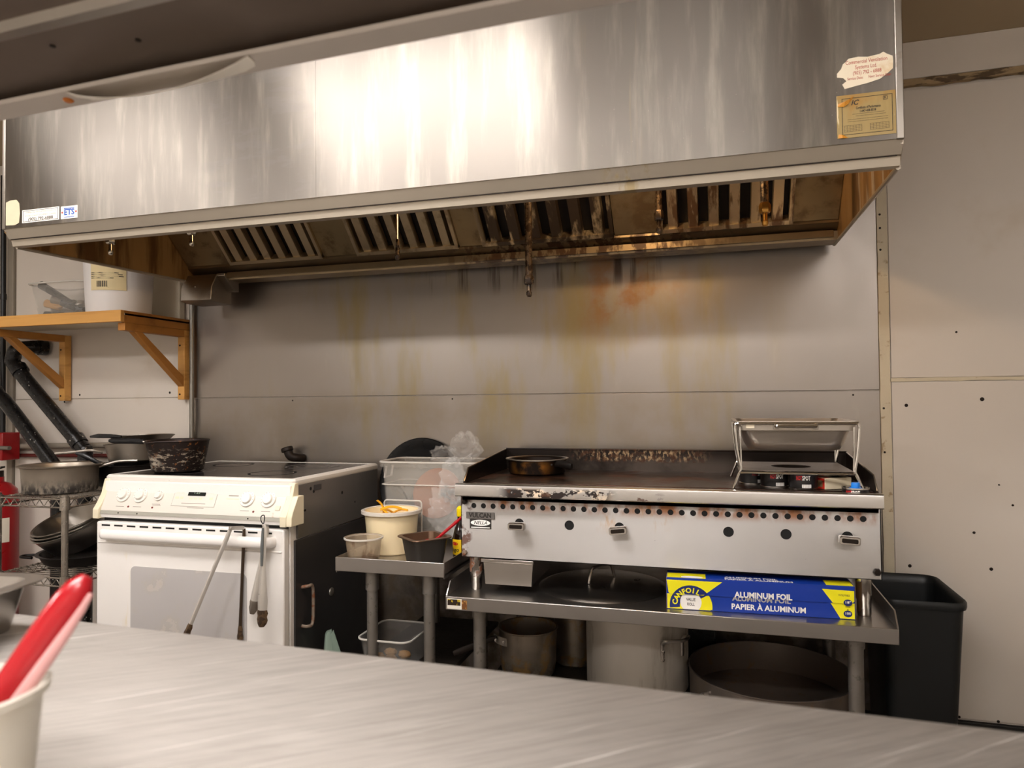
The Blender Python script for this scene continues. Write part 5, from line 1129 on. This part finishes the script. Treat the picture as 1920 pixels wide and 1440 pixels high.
#================================================================= WIRE RACK
wr = thing('wire_rack', 'greasy wire shelving rack left of the range', 'rack', (-.43, -.36, 0))
QX0, QX1, QY0, QY1 = -.610, -.262, -.662, -.075
M['wire'] = mat('greasy_chrome_wire', '#a39c93', .26, .95, var=.2, vscale=30)
for x in (QX0, QX1):
    for y in (QY0, QY1):
        p_ = MB().tube([(x, y, .03), (x, y, .823)], .0125, 14).build('post', M['wire'], wr)
        MB().lathe([(0, 0), (.018, 0), (.018, .012), (.012, .03), (0, .03)], 12, TM((x, y, 0))).build('foot', M['blackplastic'], p_)
for zs in (.805, .495):
    for y in (QY0, QY1):
        for dz in (0, -.032): MB().tube([(QX0, y, zs+dz), (QX1, y, zs+dz)], .0038, 8).build('edge_wire', M['wire'], wr)
        P_ = []
        for i in range(15): P_.append((QX0+.02+(QX1-QX0-.04)*i/14, y, zs-(.003 if i % 2 else .029)))
        MB().tube(P_, .0022, 6).build('truss_wire', M['wire'], wr)
    for x in (QX0, QX1):
        for dz in (0, -.032): MB().tube([(x, QY0, zs+dz), (x, QY1, zs+dz)], .0038, 8).build('edge_wire', M['wire'], wr)
        P_ = []
        for i in range(25): P_.append((x, QY0+.02+(QY1-QY0-.04)*i/24, zs-(.003 if i % 2 else .029)))
        MB().tube(P_, .0022, 6).build('truss_wire', M['wire'], wr)
    for i in range(22):
        y = QY0+.02+(QY1-QY0-.04)*i/21; MB().tube([(QX0, y, zs+.004), (QX1, y, zs+.004)], .0022, 6).build('deck_wire', M['wire'], wr)
    for y in (QY0+.2, QY1-.2): MB().tube([(QX0, y, zs-.002), (QX1, y, zs-.002)], .003, 6).build('deck_rib', M['wire'], wr)
    for x in (QX0, QX1):
        for y in (QY0, QY1): MB().lathe([(.0127, -.040), (.0195, -.040), (.0175, .010), (.0127, .010)], 14, TM((x, y, zs))).build('corner_collar', M['wire'], wr)
ZS = .8115
# aluminium saucepan in front
al = thing('saucepan', 'dull aluminium saucepan with burnt base on the top wire shelf', 'saucepan', (-.465, -.505, ZS))
c9 = (-.470, -.500, ZS)
MB().lathe([(0, 0), (.130, 0), (.138, .006), (.142, .095), (.146, .108), (.158, .112), (.159, .116), (.155, .117), (.142, .112), (.137, .095), (.133, .008), (0, .004)], 56, TM(c9)).build('pan_body', M['alumburnt'], al)
ha = radians(38); hv = Vector((cos(ha), sin(ha), 0)); hb = Vector(c9)+hv*.14+Vector((0, 0, .10))
MB().tube(smoothpath([hb, hb+hv*.03+Vector((0, 0, .008)), hb+hv*.08+Vector((0, 0, .020)), hb+hv*.15+Vector((0, 0, .02))], 4), .006, 8).build('handle', M['steelworn'], al)
# black frying pan, steel saucepan and flat pan stacked behind
bp_ = thing('frying_pan', 'deep black frying pan at the back of the top wire shelf', 'frying pan', (-.30, -.24, ZS))
c10 = (-.395, -.215, ZS)
MB().lathe([(0, 0), (.118, 0), (.130, .008), (.148, .090), (.152, .092), (.152, .096), (.146, .095), (.127, .012), (0, .006)], 48, TM(c10)).build('pan_body', M['blackpan'], bp_)
hb = Vector(c10)+Vector((.05, -.135, .095))
MB().tube([hb, hb+Vector((-.03, -.05, .02)), hb+Vector((-.075, -.085, .055)), hb+Vector((-.10, -.10, .065))], [.007, .009, .010, .006], 10, flat=.6).build('handle', M['blackplastic'], bp_)
ss = thing('saucepan', 'tilted stainless saucepan stacked on the black frying pan', 'saucepan', (-.36, -.22, .91))
Tq = TM((-.375, -.205, ZS+.097), radians(-4), radians(-5))
MB().lathe([(0, 0), (.085, 0), (.10, .006), (.118, .085), (.124, .087), (.124, .091), (.117, .089), (.098, .010), (0, .004)], 48, Tq).build('pan_body', M['steelworn'], ss)
q = Tq @ Vector((-.085, -.09, .055))
MB().tube(smoothpath([q, q+Vector((-.03, -.04, .012)), q+Vector((-.085, -.085, .006)), q+Vector((-.14, -.12, .002))], 4), .006, 8, flat=.6).build('handle', M['steelworn'], ss)
fp3 = thing('flat_pan', 'flat steel pan with black handle topping the stack', 'pan', (-.34, -.2, 1.0))
Tq = TM((-.345, -.185, ZS+.192), radians(-3), radians(-4))
MB().lathe([(0, 0), (.095, 0), (.11, .006), (.132, .026), (.137, .027), (.137, .031), (.130, .030), (.108, .010), (0, .004)], 48, Tq).build('pan_body', M['steelworn'], fp3)
q = Tq @ Vector((-.02, -.130, .027))
MB().tube(smoothpath([q, q+Vector((-.02, -.03, .004)), q+Vector((-.06, -.06, .004))], 4), .005, 8).build('handle_tang', M['steelworn'], fp3)
q2 = q+Vector((-.055, -.056, .004))
MB().tube([q2+Vector((.16, -.02, 0)), q2+Vector((.10, -.015, .002)), q2+Vector((.02, -.005, .002)), q2+Vector((-.03, 0, -.002))], [.006, .009, .010, .005], 10, flat=.7).build('handle', M['blackplastic'], fp3)
# lower shelf: bowls on a black pan
ZL = .5015
pk = thing('roasting_pan', 'black oval pan on the lower wire shelf under the bowls', 'pan', (-.43, -.42, ZL))
ov_ = lambda r, z: [(-.425+r*1.05*cos(a), -.40+r*1.15*sin(a), ZL+z) for a in [2*pi*j/48 for j in range(48)]]
MB().loft([ov_(.13, 0), ov_(.15, .01), ov_(.168, .045), ov_(.178, .047), ov_(.178, .050), ov_(.164, .049), ov_(.145, .014), ov_(.02, .010)]).build('pan_body', M['blackpan'], pk)
MB().tube(smoothpath([(-.585, -.50, ZL+.036), (-.62, -.53, ZL+.038), (-.615, -.56, ZL+.038), (-.56, -.555, ZL+.036)], 4), .006, 8).build('side_handle', M['blackpan'], pk)
bls = ['topmost tilted steel mixing bowl on the lower wire shelf', 'middle steel mixing bowl of the nested stack', 'bottom steel mixing bowl of the nested stack']
for k in range(3):
    t = thing('mixing_bowl', bls[k], 'bowl', (-.45, -.42, ZL+.06), group='nested mixing bowls')
    Tq = TM((-.445, -.425, ZL+.072+.013*(2-k)), radians(21), radians(-8))
    MB().lathe([(0, 0), (.085, 0), (.10, .004), (.128, .055), (.146, .098), (.153, .100), (.155, .103), (.151, .105), (.144, .102), (.125, .057), (.097, .008), (0, .004)], 56, Tq).build('bowl_body', M['steel' if k else 'steelworn'], t)
